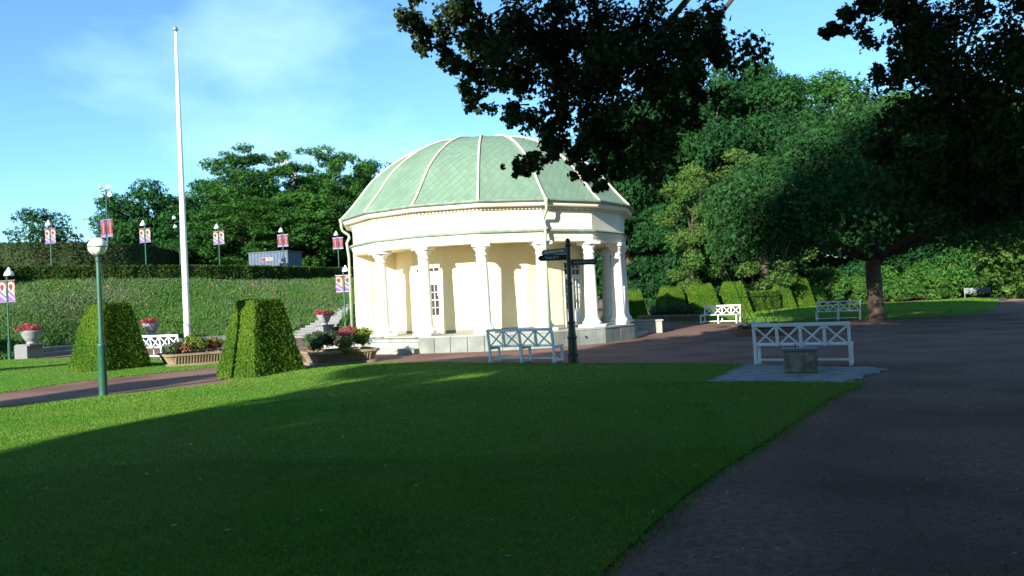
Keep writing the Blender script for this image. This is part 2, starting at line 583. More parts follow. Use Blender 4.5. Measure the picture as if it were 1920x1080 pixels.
def sheet(name, poly, m, hfun, grid=0.7, skirt=True):
    bm = bmesh.new()
    vs = [bm.verts.new((x, y, 0)) for x, y in poly]
    bm.faces.new(vs)
    x0, y0 = poly.min(0)
    x1, y1 = poly.max(0)
    for k in range(int((x1 - x0) / grid) + 1):
        bmesh.ops.bisect_plane(bm, geom=bm.verts[:] + bm.edges[:] + bm.faces[:], plane_co=(x0 + k * grid + .001, 0, 0), plane_no=(1, 0, 0))
    for k in range(int((y1 - y0) / grid) + 1):
        bmesh.ops.bisect_plane(bm, geom=bm.verts[:] + bm.edges[:] + bm.faces[:], plane_co=(0, y0 + k * grid + .001, 0), plane_no=(0, 1, 0))
    bmesh.ops.recalc_face_normals(bm, faces=bm.faces[:])
    bm.verts.ensure_lookup_table()
    P = np.array([(v.co.x, v.co.y) for v in bm.verts])
    H = hfun(P)
    for v, h in zip(bm.verts, H):
        v.co.z = h
    me = bpy.data.meshes.new(name)
    if bm.faces and bm.faces[:][0].normal.z < 0:
        bmesh.ops.reverse_faces(bm, faces=bm.faces[:])
    bm.to_mesh(me)
    bm.free()
    me.polygons.foreach_set('use_smooth', [True] * len(me.polygons))
    me.materials.append(m)
    return tag(link(name, me), kind='structure')


def undul(P):
    x, y = P[:, 0], P[:, 1]
    return 0.035 * np.sin(x * 0.55 + 0.4) * np.sin(y * 0.42 + 1.0) + 0.02 * np.sin(x * 1.3 + y * 0.7)


def lawn_h(poly):
    def f(P):
        e = np.clip(edge_dist(P, poly) / 1.5, 0, 1)
        return 0.014 + e * (0.07 + undul(P))
    return f


rngG = np.random.default_rng(11)
g = MB()
g.add([(-400, -120, 0), (400, -120, 0), (400, 700, 0), (-400, 700, 0)], [(0, 1, 2, 3)])
tag(g.build('ground', M['gravel']), kind='structure')

LAWN = poly_smooth([(-30, -14), (-6, -14), (-1.2, 0.5), (-0.1, 3.2), (0.45, 4.6), (1.42, 6.44), (2.3, 7.8), (3.2, 9.17), (4.63, 11.4), (5.68, 12.9), (4.4, 13.45), (3.5, 13.9),
                    (4.3, 15.3), (4.99, 16.7), (2.92, 18.2), (0.44, 19.5), (-1.7, 21.0), (-3.5, 22.0), (-4.3, 22.0), (-5.6, 21.4), (-7.0, 21.2), (-7.6, 19.9), (-6.7, 18.5),
                    (-8.58, 16.35), (-10.15, 15.1), (-11.46, 14.2), (-20, 9), (-30, 4)], 3)
LAWN2 = poly_smooth([(-30, 7.5), (-20, 11.6), (-13.4, 16.6), (-12.2, 18.5), (-11.7, 20.6), (-10.5, 22.2), (-9.4, 23.6), (-9.0, 24.6), (-10.2, 26.0), (-12.8, 28.4), (-15.0, 31.0), (-18.0, 33.2),
                     (-21.0, 33.4), (-26, 31), (-32, 28)], 3)
LAWN3 = poly_smooth([(7.6, 46), (8.6, 41.2), (9.3, 39.0), (10.4, 38.6), (12.4, 37.4), (14.13, 36.4), (16.13, 34.9), (20.1, 35.0), (24, 39), (27.8, 44.6), (32.7, 52.1), (38, 62), (30, 62.3), (22.5, 61), (14, 60), (8, 62), (4, 56)], 3)
sheet('lawn', LAWN, M['lawn'], lawn_h(LAWN))
sheet('lawn', LAWN2, M['lawn'], lawn_h(LAWN2), 0.9)
sheet('lawn', LAWN3, M['lawn'], lawn_h(LAWN3), 1.2)
# bare strip under the shrub border on the far right
sheet('path', poly_smooth([(22.5, 62.4), (30, 63.2), (40, 65), (60, 72), (80, 84), (84, 78), (60, 64), (46, 57), (38, 55), (34, 53), (38.6, 62.6), (30, 62.4)], 2),
      mat('pale_gravel', (0.34, 0.25, 0.18), 0.95, (0.42, 0.32, 0.24), 6, 6, 0.4, 40), lambda P: np.full(len(P), 0.012), 6.0)


def scatter_blades(polys, cams):
    pts_all, w_all, h_all = [], [], []
    for poly, box, dens, wd, ht in cams:
        x0, y0, x1, y1 = box
        n = int((x1 - x0) * (y1 - y0) * dens)
        P = np.stack([rngG.uniform(x0, x1, n), rngG.uniform(y0, y1, n)], 1)
        ok = in_poly(P, poly) & (np.abs(P[:, 0]) < P[:, 1] * 0.72 + 0.6)
        P = P[ok]
        z = lawn_h(poly)(P)
        pts_all.append(np.column_stack([P, z - 0.004]))
        w_all.append(np.full(len(P), wd) * rngG.uniform(.7, 1.3, len(P)))
        h_all.append(np.full(len(P), ht) * rngG.uniform(.5, 1.4, len(P)))
    return np.concatenate(pts_all), np.concatenate(w_all), np.concatenate(h_all)


bp, bw, bh = scatter_blades(None, [
    (LAWN, (-7, 4.2, 4, 8), 4200, 0.008, 0.028),
    (LAWN, (-12, 8, 6, 14), 1800, 0.011, 0.027),
    (LAWN, (-13, 14, 6, 23), 700, 0.016, 0.028),
    (LAWN2, (-24, 14, -8, 34), 200, 0.022, 0.030),
    (LAWN3, (6, 34, 38, 62), 40, 0.04, 0.04)])
tag(link('grass', blades('grass', bp, bw, bh, 0.55, M['blade'], rngG)), 'short mown grass blades covering the lawns', 'grass', kind='stuff')

# fallen leaves and twigs on the shaded path and lawn
n = 900
P = np.stack([rngG.uniform(-6, 8, n), rngG.uniform(4.4, 15, n)], 1)
P = P[np.abs(P[:, 0]) < P[:, 1] * 0.7]
keep = np.where(in_poly(P, LAWN), rngG.random(len(P)) < 0.45, True)
P = P[keep]
z = np.where(in_poly(P, LAWN), lawn_h(LAWN)(P) + 0.035, 0.012)
tag(link('fallen_leaves', leaf_mesh('fallen_leaves', [(np.column_stack([P, z]), rngG.uniform(.02, .055, len(P)), np.array([0, 0, 1]) + rngG.normal(size=(len(P), 3)) * .35, T_DIAMOND, 0)],
                                    mat('dry_leaf', (0.30, 0.24, 0.15), 0.8, island=0.6))), 'dry fallen leaf scraps scattered over path and lawn', 'leaves', kind='stuff')

n = 60000
P = np.stack([rngG.uniform(-2, 10, n), 4.3 + 11 * rngG.random(n) ** 1.6], 1)
P = P[(np.abs(P[:, 0]) < P[:, 1] * .72 + .3) & ~in_poly(P, LAWN)]
tag(link('gravel_stones', leaf_mesh('gravel_stones', [(np.column_stack([P, np.full(len(P), .004)]), rngG.uniform(.006, .022, len(P)), np.array([0, 0, 1]) + rngG.normal(size=(len(P), 3)) * .45, T_DIAMOND, 0)],
                                    mat('pebble', (0.21, 0.13, 0.105), 0.9, island=0.6, spec=0.1))), 'loose small gravel stones lying on the path', 'gravel', kind='stuff')
# ragged tufts creeping over the lawn edges
ed = []
for poly in (LAWN, LAWN2):
    for i in range(len(poly)):
        a, b = poly[i], poly[(i + 1) % len(poly)]
        ln = np.linalg.norm(b - a)
        k = int(ln * 260)
        t_ = rngG.random(k)[:, None]
        ed.append(a + (b - a) * t_ + rngG.normal(size=(k, 2)) * (.035 + .05 * np.abs(np.sin(t_ * ln * 1.7 + i))))
P = np.concatenate(ed)
P = P[(P[:, 1] > 4) & (P[:, 1] < 26) & (np.abs(P[:, 0]) < P[:, 1] * .75 + .5)]
tag(link('edge_grass', blades('edge_grass', np.column_stack([P, np.zeros(len(P))]), .012 + .0006 * P[:, 1], rngG.uniform(.012, .045, len(P)), .8, M['blade'], rngG)),
    'ragged grass tufts along the lawn edges', 'grass', kind='stuff')

# ------------------------------------------------------------------ hillside
BASE = [(-70, 20), (-45, 27.5), (-30, 32.2), (-22.8, 34.2), (-21.6, 38.6), (-16.7, 42.5), (-12.9, 45.0), (-9, 48), (-4, 52), (4, 60)]
CREST = [(-80, 34), (-52, 40), (-36, 42.6), (-30.4, 45.9), (-25, 50.3), (-21, 54.4), (-15.2, 64), (-11, 69), (-4, 74), (4, 80)]
CZ = 4.15


def spline(pts, n):
    P = np.array(pts, float)
    out = []
    for i in range(len(P) - 1):
        p0, p1, p2, p3 = P[max(i - 1, 0)], P[i], P[i + 1], P[min(i + 2, len(P) - 1)]
        for t in np.linspace(0, 1, n, endpoint=False):
            out.append(0.5 * ((2 * p1) + (-p0 + p2) * t + (2 * p0 - 5 * p1 + 4 * p2 - p3) * t * t + (-p0 + 3 * p1 - 3 * p2 + p3) * t ** 3))
    out.append(P[-1])
    return np.array(out)


Bs, Cs = spline(BASE, 6), spline(CREST, 6)


def hill_point(t, s):
    """t along 0..1, s up the slope 0..1 (arrays)"""
    f = t * (len(Bs) - 1)
    i = np.clip(f.astype(int), 0, len(Bs) - 2)
    u = (f - i)[:, None]
    b = Bs[i] * (1 - u) + Bs[i + 1] * u
    c = Cs[i] * (1 - u) + Cs[i + 1] * u
    xy = b + (c - b) * s[:, None]
    z = CZ * (s + 0.06 * np.sin(s * PI)) + 0.10 * np.sin(xy[:, 0] * .7) * np.sin(s * PI)
    return np.column_stack([xy, z])


hs = MB()
rows = []
ns = 14
tt = np.linspace(0, 1, len(Bs))
for k in range(ns + 1):
    rows.append(hill_point(tt, np.full(len(tt), k / ns)))
dirs = Cs - Bs
dirs = dirs / np.linalg.norm(dirs, axis=1, keepdims=True)
for ext, zz in ((20, 4.25), (60, 4.6), (160, 6)):
    rows.append(np.column_stack([Cs + dirs * ext, np.full(len(Cs), zz)]))
rows.insert(0, np.column_stack([Bs, np.full(len(Bs), -0.3)]))
G = np.concatenate(rows)
nc = len(Bs)
fs = [(r * nc + c, r * nc + c + 1, (r + 1) * nc + c + 1, (r + 1) * nc + c) for r in range(len(rows) - 1) for c in range(nc - 1)]
hs.add([tuple(p) for p in G], fs)
tag(hs.build('hillside', M['meadow'], smooth=True), kind='structure')

rm = np.random.default_rng(5)
n = 210000
t, s = rm.uniform(0.12, 0.86, n), rm.uniform(0.0, 1.0, n)
HP = hill_point(t, s)
ok = (HP[:, 0] < -8) & (HP[:, 0] > -HP[:, 1] * 0.74)
# the stairs stay clear
SP0, SP1 = np.array([-12.4, 45.0]), np.array([-9.4, 52.6])
sd = (SP1 - SP0) / np.linalg.norm(SP1 - SP0)
sl = (HP[:, :2] - SP0) @ sd
sw = (HP[:, :2] - SP0) @ np.array([sd[1], -sd[0]])
ok &= ~((np.abs(sw) < 1.35) & (sl > -0.5) & (sl < 9))
HP = HP[ok]
tuft = 0.5 + 0.5 * np.sin(HP[:, 0] * 1.1 + np.sin(HP[:, 1] * .8) * 2) * np.sin(HP[:, 1] * 1.3 + HP[:, 2])
hh = 0.10 + 0.20 * rm.random(len(HP)) * (0.35 + tuft)
kb = len(HP) // 3
SPR = HP[kb:].copy()
SPR[:, 2] += (hh[kb:] * rm.uniform(.15, .9, len(SPR)))
tag(link('meadow_grass', blades('meadow_grass', HP[:kb], 0.045 + 0.035 * rm.random(kb), hh[:kb] * 1.1, 0.6, M['meadow_blade'], rm)),
    'tall rough meadow grass covering the hillside', 'grass', kind='stuff')
tag(link('meadow_herbs', leaf_mesh('meadow_herbs', [(SPR, rm.uniform(.05, .11, len(SPR)), rm.normal(size=(len(SPR), 3)) * .8 + [-.1, -.55, .55], T_SPRIG, 0)], M['meadow_blade'])),
    'leafy herbs mixed through the meadow on the hillside', 'ground cover', kind='stuff')
n = 4000
t, s = rm.uniform(0.15, 0.8, n), rm.uniform(0.02, 0.95, n)
FP = hill_point(t, s)
patch = np.sin(FP[:, 0] * 0.5 + 1.0) * np.sin(FP[:, 1] * 0.45) + 0.35 * rm.normal(size=n)
ok = (FP[:, 0] < -9.5) & (patch > 0.25)
sl = (FP[:, :2] - SP0) @ sd
sw = (FP[:, :2] - SP0) @ np.array([sd[1], -sd[0]])
ok &= ~((np.abs(sw) < 1.35) & (sl > -0.5))
FP = FP[ok]
FP[:, 2] += 0.25 + 0.25 * rm.random(len(FP))
k = len(FP)
c1 = int(k * .80)
tag(link('meadow_flowers', leaf_mesh('meadow_flowers', [
    (FP[:c1], rm.uniform(.04, .09, c1), rm.normal(size=(c1, 3)) + [0, -.5, .6], T_SPRIG, 0),
    (FP[c1:c1 + k // 8], rm.uniform(.06, .11, k // 8), rm.normal(size=(k // 8, 3)) + [0, -.5, .6], T_SPRIG, 1),
    (FP[c1 + k // 8:], rm.uniform(.06, .12, k - c1 - k // 8), rm.normal(size=(k - c1 - k // 8, 3)) + [0, -.5, .6], T_SPRIG, 2)],
    [M['flower_lilac'], M['flower_orange'], M['flower_red']])), 'lilac and red wild flowers dotted over the meadow slope', 'flowers', kind='stuff')

# low granite kerb steps along the foot of the slope
kp = spline([(-21.9, 35.0), (-21.3, 38.2), (-17, 41.6), (-13.6, 43.9)], 8)


def offset_strip(P, w):
    d = np.gradient(P, axis=0)
    d /= np.linalg.norm(d, axis=1, keepdims=True)
    nrm = np.stack([d[:, 1], -d[:, 0]], 1)
    return P + nrm * w


kr = thing('kerb_steps', 'low grey granite kerb steps along the foot of the meadow slope', 'steps')
for w, z0, z1 in ((-0.35, 0.0, 0.42), (0.0, 0.0, 0.20)):
    for i in range(0, len(kp) - 1, 2):
        A, B_ = offset_strip(kp, w), offset_strip(kp, w + 0.347)
        j = min(i + 2, len(kp) - 1)
        q = 0.006
        p0 = A[i] * (1 - q) + A[j] * q
        p1 = A[i] * q + A[j] * (1 - q)
        r0 = B_[i] * (1 - q) + B_[j] * q
        r1 = B_[i] * q + B_[j] * (1 - q)
        mb = MB()
        mb.prism([tuple(p0), tuple(r0), tuple(r1), tuple(p1)], z0, z1 - 0.002 * (i % 3))
        mb.build('kerb_stone', M['granite'], kr)

# stairs up the hill
st = thing('stairs', 'grey stone garden stairs climbing the slope behind the pavilion', 'stairs', (SP0[0], SP0[1], 0), math.atan2(sd[1], sd[0]) - PI / 2)
for k in range(17):
    mb = MB()
    mb.box((-1.15, k * 0.50, -0.2), (1.15, k * 0.50 + 0.62, 0.132 * (k + 1)))
    mb.build('step', M['granite'], st, bevel=0.012)
hr = MB()
hr.tube([(1.10, 0.9, 1.12), (1.10, 8.0, 3.0)], 0.022, 6)
hr.build('handrail', M['dark_pole'], st)
for k in range(5):
    y = 1.1 + k * 1.6
    hb = MB()
    hb.tube([(1.10, y, 0.05 + 0.264 * y), (1.10, y, 1.12 + (y - .9) * 0.2648)], 0.02, 6)
    hb.build('baluster', M['dark_pole'], st)

# ------------------------------------------------------------------ pavilion
BX, BY = -0.83, 31.0
NF = 16
DA = 2 * PI / NF
A0 = rad(-1.5)


def pol(r, a, z=None):
    x, y = r * math.sin(a), -r * math.cos(a)
    return (x, y) if z is None else (x, y, z)


def ngon(r, off=0.0):
    return [pol(r, A0 + off + i * DA) for i in range(NF)]


def ring_prism(mb, r0, r1, z0, z1, i0=0, i1=NF, mi=0):
    """facetted ring from vertex i0 to i1 (indices from A0)"""
    for i in range(i0, i1):
        a, b = A0 + i * DA, A0 + (i + 1) * DA
        p = [pol(r0, a), pol(r1, a), pol(r1, b), pol(r0, b)]
        mb.prism([p[0], p[3], p[2], p[1]][::-1], z0, z1, mi)


def ring_profile(mb, prof, mi=0, closed=True):
    """sweep (r,z) profile round the 16-gon"""
    n = len(prof)
    vs = [pol(r, A0 + i * DA, z) for i in range(NF) for r, z in prof]
    fs = []
    for i in range(NF):
        j = (i + 1) % NF
        for k in range(n if closed else n - 1):
            k2 = (k + 1) % n
            fs.append((i * n + k, j * n + k, j * n + k2, i * n + k2))
    mb.add(vs, fs, mi)


pav = thing('pavilion', 'round cream pavilion with green shingled dome and white columns', 'pavilion', (BX, BY, 0))
ST = 0.56           # stylobate top
# --- stylobate
mb = MB()
mb.prism(ngon(5.40), 0.0, 0.498)
mb.build('foundation', M['stone'], pav)
# ashlar panels on the part that stands proud: vertices -1 .. 3 (-24 deg .. 66 deg)
pan_arc = [(-1, 0), (0, 1), (1, 2), (2, 3)]
rp = random.Random(4)
for a, b in pan_arc:
    p0, p1 = Vector(pol(5.78, A0 + a * DA)), Vector(pol(5.78, A0 + b * DA))
    q0, q1 = Vector(pol(5.42, A0 + a * DA)), Vector(pol(5.42, A0 + b * DA))
    cuts = [0, .25 + rp.uniform(-.02, .02), .5 + rp.uniform(-.02, .02), .75 + rp.uniform(-.02, .02), 1]
    for c0, c1 in zip(cuts[:-1], cuts[1:]):
        g0, g1 = c0 + 0.004, c1 - 0.004
        pr = rp.uniform(0, .008)
        nrm = ((p0 + p1) / 2).normalized() * pr
        poly = [p0.lerp(p1, g0) + nrm, p0.lerp(p1, g1) + nrm, q0.lerp(q1, g1), q0.lerp(q1, g0)]
        mb = MB()
        mb.prism([tuple(v) for v in poly], 0.0, 0.498)
        mb.build('stone_panel', M['stone'], pav, bevel=0.004)
# drain hole in one panel
dh = MB()
am = A0 + 1.62 * DA
c = Vector(pol(5.70, am, 0.27))
d = Vector(pol(1, A0 + 1.5 * DA, 0))
dh.tube([c, c + d * 0.022], 0.035, 8)
dh.build('drain_hole', M['black'], pav)
# paving rim slabs
for i in range(NF):
    for h in range(2):
        a, b = A0 + (i + h * .5) * DA, A0 + (i + .5 + h * .5) * DA
        ro = 5.80 if i in (15, 0, 1, 2) else 5.50
        va, vb = Vector(pol(ro, A0 + i * DA)), Vector(pol(ro, A0 + (i + 1) * DA))
        ia, ib = Vector(pol(3.5, A0 + i * DA)), Vector(pol(3.5, A0 + (i + 1) * DA))
        e0, e1 = h * .5 + .002, h * .5 + .498
        poly = [va.lerp(vb, e0), va.lerp(vb, e1), ia.lerp(ib, e1), ia.lerp(ib, e0)]
        mb = MB()
        mb.prism([tuple(v) for v in poly], 0.502, ST)
        mb.build('paving_slab', M['stone_top'], pav, bevel=0.006)
# steps, left front (vertices -3 .. -1) recessed beside the panels
for r0, r1, zt, nm in ((5.42, 5.78, 0.36, 'step'), (5.79, 6.10, 0.18, 'step')):
    for i in (-3, -2):
        mb = MB()
        a, b = A0 + i * DA, A0 + (i + 1) * DA
        va, vb = Vector(pol(r1, a)), Vector(pol(r1, b))
        ia, ib = Vector(pol(r0, a)), Vector(pol(r0, b))
        mb.prism([tuple(va.lerp(vb, .003)), tuple(va.lerp(vb, .997)), tuple(ia.lerp(ib, .997) if False else ib), tuple(ia)], 0.0, zt)
        mb.build(nm, M['stone_top'], pav, bevel=0.008)
# landing on the left
mb = MB()
a = rad(-72)
for aa, bb in ((rad(-69.5), rad(-92)),):
    mb.prism([pol(5.46, bb), pol(7.1, rad(-86)), pol(6.9, rad(-74)), pol(5.46, aa)], 0.0, 0.50)
mb.build('landing', M['stone_top'], pav, bevel=0.01)
# steps and cheek block on the right
P1v, Q1v = Vector((5.26, -2.30)), Vector((6.35, 0.80))
for k, (ins, zt) in enumerate(((0.0, 0.17), (0.40, 0.345))):
    n_ = Vector((Q1v.y - P1v.y, -(Q1v.x - P1v.x))).normalized()
    mb = MB()
    pa, qa = P1v - n_ * ins, Q1v - n_ * ins
    pb, qb = P1v - n_ * (ins + 0.398), Q1v - n_ * (ins + 0.398)
    mb.prism([tuple(pb), tuple(pa), tuple(qa), tuple(qb)], 0.0, zt)
    mb.build('step', M['stone_top'], pav, bevel=0.008)
mb = MB()
mb.prism([pol(5.45, rad(98.5)), pol(7.0, rad(97.2)), pol(7.1, rad(103)), pol(5.45, rad(107))], 0.0, 0.50)
mb.build('cheek_block', M['stone_top'], pav, bevel=0.015)
mb = MB()
mb.prism([pol(5.45, rad(97.9)), pol(7.04, rad(96.8)), pol(7.14, rad(103.3)), pol(5.45, rad(107.4))], 0.502, 0.56)
mb.build('cheek_slab', M['stone_top'], pav, bevel=0.008)

# --- cella wall (16 facets, r = 3.85); doors in two facets
RW = 3.85
ZC = 3.66
door_facets = {-2: 'left', 2: 'right'}
for i in range(-3, 9):
    a, b = A0 + i * DA, A0 + (i + 1) * DA
    p0, p1 = Vector(pol(RW, a)), Vector(pol(RW, b))
    q0, q1 = Vector(pol(RW - 0.3, a)), Vector(pol(RW - 0.3, b))
    mb = MB()
    if i in door_facets:
        t0, t1, zt = 0.10, 0.90, 2.98
        for e0, e1, z0, z1 in ((0, t0, ST, ZC), (t1, 1, ST, ZC), (t0, t1, zt, ZC)):
            mb.prism([tuple(p0.lerp(p1, e0)), tuple(p0.lerp(p1, e1)), tuple(q0.lerp(q1, e1)), tuple(q0.lerp(q1, e0))], z0, z1)
    else:
        mb.prism([tuple(p0), tuple(p1), tuple(q1), tuple(q0)], ST, ZC)
    mb.build('wall_facet', M['stucco'], pav)
    if i not in door_facets:
        mb = MB()
        o0, o1 = Vector(pol(RW + 0.02, a)), Vector(pol(RW + 0.02, b))
        mb.prism([tuple(o0), tuple(o1), tuple(p0.lerp(p1, 1) * 1.001), tuple(p0 * 1.001)], ST + .001, ST + 0.11)
        mb.build('skirting', M['skirt'], pav)

# doors
for i, side in door_facets.items():
    a, b = A0 + i * DA, A0 + (i + 1) * DA
    p0, p1 = Vector(pol(RW, a)), Vector(pol(RW, b))
    t0, t1, zt = 0.10, 0.90, 2.98
    e0, e1 = p0.lerp(p1, t0), p0.lerp(p1, t1)
    w = (e1 - e0).length
    ang = math.atan2((e1 - e0).y, (e1 - e0).x)
    # door local: x 0..w, y outward negative
    D = link('door', None, pav, (e0.x, e0.y, ST), ang)
    fr = MB()
    fw = 0.06
    H = zt - ST
    fr.box((0, -0.02, 0), (fw, 0.10, H))
    fr.box((w - fw, -0.02, 0), (w, 0.10, H))
    fr.box((fw, -0.02, H - fw), (w - fw, 0.10, H))
    TZ = 1.83
    fr.box((fw, -0.015, TZ), (w - fw, 0.09, TZ + 0.10))       # transom bar
    fo = fr.build('frame', M['white'], D, bevel=0.005)
    mid = w / 2
    lf = MB()
    sw_ = 0.075
    PZ0, PZ1 = 0.66, TZ
    for x0, x1 in ((fw, mid - 0.004), (mid + 0.004, w - fw)):
        lf.box((x0, 0.0, 0.02), (x0 + sw_, 0.05, TZ))
        lf.box((x1 - sw_, 0.0, 0.02), (x1, 0.05, TZ))
        lf.box((x0 + sw_, 0.002, 0.02), (x1 - sw_, 0.048, PZ0))
        lf.box((x0 + sw_ + .05, -0.012, 0.14), (x1 - sw_ - .05, 0.002, PZ0 - .12))
        lf.box((x0 + sw_, 0.0, TZ - .07), (x1 - sw_, 0.05, TZ))
        # muntins
        mx_ = (x0 + x1) / 2
        lf.box((mx_ - .011, 0.004, PZ0), (mx_ + .011, 0.044, TZ - .07))
        for k in range(1, 4):
            zz = PZ0 + (TZ - .07 - PZ0) * k / 4
            lf.box((x0 + sw_, 0.005, zz - .011), (mx_ - .011, 0.043, zz + .011))
            lf.box((mx_ + .011, 0.005, zz - .011), (x1 - sw_, 0.043, zz + .011))
    # transom muntins
    ZT0, ZT1 = TZ + .10, H - fw
    for k in range(1, 4):
        xx = fw + (w - 2 * fw) * k / 4
        lf.box((xx - .012, 0.004, ZT0), (xx + .012, 0.044, ZT1))
    zz = (ZT0 + ZT1) / 2
    for k in range(4):
        xa = fw + (w - 2 * fw) * k / 4 + .012
        xb = fw + (w - 2 * fw) * (k + 1) / 4 - .012
        lf.box((xa, 0.005, zz - .012), (xb, 0.043, zz + .012))
    lf.build('door_leaf', M['white'], D)
    pme = None
    for x0, x1 in ((fw, mid - 0.004), (mid + 0.004, w - fw)):
        mx_ = (x0 + x1) / 2
        for xa, xb in ((x0 + sw_, mx_ - .011), (mx_ + .011, x1 - sw_)):
            for k in range(4):
                za = PZ0 + (TZ - .07 - PZ0) * k / 4 + .011
                zb = PZ0 + (TZ - .07 - PZ0) * (k + 1) / 4 - .011
                if pme is None:
                    mb = MB()
                    mb.box((0, .022, 0), (xb - xa, .028, zb - za))
                    pme = mb.mesh('pane', M['glass'])
                link('pane', pme, D, (xa, 0, za))
    tme = None
    for k in range(4):
        xa = fw + (w - 2 * fw) * k / 4 + .012
        xb = fw + (w - 2 * fw) * (k + 1) / 4 - .012
        for za, zb in ((ZT0, zz - .012), (zz + .012, ZT1)):
            if tme is None:
                mb = MB()
                mb.box((0, .022, 0), (xb - xa, .028, zb - za))
                tme = mb.mesh('pane', M['glass'])
            link('pane', tme, D, (xa, 0, za))
    if side == 'left':      # white curtains hang close behind the glass, open in the lower middle
        cu = MB()
        for xa, xb, z0, z1 in ((fw, mid - .05, .66, TZ), (w - fw - .14, w - fw, 1.35, TZ), (fw, w - fw, TZ, ZT1 - .12)):
            nseg = 14
            vs, f_ = [], []
            for k in range(nseg + 1):
                x = xa + (xb - xa) * k / nseg
                y = 0.012 + 0.006 * math.sin(k * 2.3)
                vs += [(x, y, z0), (x, y, z1)]
            f_ = [(2 * k, 2 * k + 2, 2 * k + 3, 2 * k + 1) for k in range(nseg)]
            cu.add(vs, f_)
        cu.build('curtain', M['curtain'], D)
    hd = MB()
    hd.tube([(mid - .05, -.03, 1.0), (mid - .05, -.03, 1.12)], 0.011, 6)
    hd.build('handle', M['steel'], D)

# --- solid rear half: end wall and outer wall
mb = MB()
aE = A0 - 3 * DA
ca, sa = math.cos(aE), math.sin(aE)
tdir = Vector((math.cos(aE), math.sin(aE)))
pi_, po_ = Vector(pol(RW - .02, aE)), Vector(pol(5.44, aE))
pi_ = pi_ + tdir * .012
po_ = po_ + tdir * .012
pk_ = Vector(pol(5.30, aE))
mb.prism([tuple(pi_), tuple(pi_ - tdir * .3), tuple(pk_ - tdir * .3), tuple(po_)], ST, ZC)
mb.build('end_wall', M['stucco'], pav)
mb = MB()
pj = pi_.lerp(po_, 0.60)
mb.box((pj.x - .012, pj.y - .02, ST), (pj.x + .012, pj.y + .004, 3.3))
mb.build('wall_pipe', M['pipe'], pav)
mb = MB()
for i in range(-8, -3):
    a, b = A0 + i * DA, A0 + (i + 1) * DA
    p0, p1 = Vector(pol(5.44, a)), Vector(pol(5.44, b))
    q0, q1 = Vector(pol(5.0, a)), Vector(pol(5.0, b))
    mb.prism([tuple(p0), tuple(p1), tuple(q1), tuple(q0)], 0.5, ZC)
mb.build('rear_wall', M['stucco_pale'], pav)

# --- columns
cp = [(.335, .10), (.335, .16), (.33, .19), (.285, .235), (.25, .30), (.235, .40), (.228, .8), (.220, 1.3), (.205, 1.9), (.185, 2.5), (.182, 2.60), (.205, 2.61), (.205, 2.64), (.183, 2.655),
      (.183, 2.74), (.20, 2.76), (.25, 2.83), (.275, 2.88), (.275, 2.90)]
mb = MB()
mb.lathe(cp, 28)
col_me = mb.mesh('shaft', M['white'], smooth=True)
mb = MB()
mb.box((-.345, -.345, 0), (.345, .345, .10))
plinth_me = mb.mesh('plinth', M['white'])
mb = MB()
mb.box((-.30, -.30, 2.90), (.30, .30, 3.02))
abac_me = mb.mesh('abacus', M['white'])
for me_ in (plinth_me, abac_me):
    bm = bmesh.new()
    bm.from_mesh(me_)
    bmesh.ops.bevel(bm, geom=bm.edges[:], offset=.008, segments=1, affect='EDGES')
    bm.to_mesh(me_)
    bm.free()
for i in range(-2, 8):
    a = A0 + i * DA
    x, y = pol(5.22 if i > -3 else 5.22, a)
    c_ = link('column', col_me, pav, (x, y, ST), a)
    link('plinth', plinth_me, c_)
    link('abacus', abac_me, c_)
# half pilaster against the end wall
mb = MB()
a = A0 - 3 * DA
# --- entablature
Z0 = 3.58
mb = MB()
ring_profile(mb, [(5.00, Z0), (5.43, Z0), (5.43, Z0 + .12), (5.45, Z0 + .125), (5.45, Z0 + .24), (5.48, Z0 + .26), (5.50, Z0 + .31), (5.00, Z0 + .31)])
mb.build('architrave', M['stucco_pale'], pav)
mb = MB()
ring_prism(mb, 3.4, 4.99, Z0 + .06, Z0 + .14)
mb.build('soffit', M['stucco'], pav)
mb = MB()
ring_profile(mb, [(5.05, Z0 + .312), (5.57, Z0 + .312), (5.58, Z0 + .345), (5.44, Z0 + .42), (5.05, Z0 + .42)])
mb.build('string_course', M['copper'], pav)
mb = MB()
ring_profile(mb, [(5.05, 3.98), (5.42, 3.98), (5.42, 4.56), (5.45, 4.57), (5.46, 4.62), (5.42, 4.63), (5.42, 4.64), (5.05, 4.64)])
mb.build('frieze', M['stucco_pale'], pav)
mb = MB()
ring_profile(mb, [(5.05, 4.642), (5.47, 4.642), (5.47, 4.73), (5.72, 4.75), (5.74, 4.78), (5.76, 4.86), (5.05, 4.86)])
mb.build('cornice', M['stucco_pale'], pav)
dm = MB()
for i in range(NF):
    p0, p1 = Vector(pol(5.47, A0 + i * DA)), Vector(pol(5.47, A0 + (i + 1) * DA))
    nrm = ((p0 + p1) / 2).normalized()
    e = (p1 - p0).normalized()
    nd = 17
    for k in range(nd):
        c = p0.lerp(p1, (k + .5) / nd)
        q = [c - e * .032 + nrm * .001, c - e * .032 + nrm * .06, c + e * .032 + nrm * .06, c + e * .032 + nrm * .001]
        dm.prism([tuple(v) for v in q][::-1], 4.655, 4.725)
tag(dm.build('dentils', M['stucco_pale'], pav), kind='stuff')
mb = MB()
ring_profile(mb, [(5.60, 4.862), (5.80, 4.862), (5.86, 4.90), (5.87, 4.955), (5.84, 4.957), (5.82, 4.91), (5.62, 4.90)])
mb.build('gutter', M['copper'], pav)

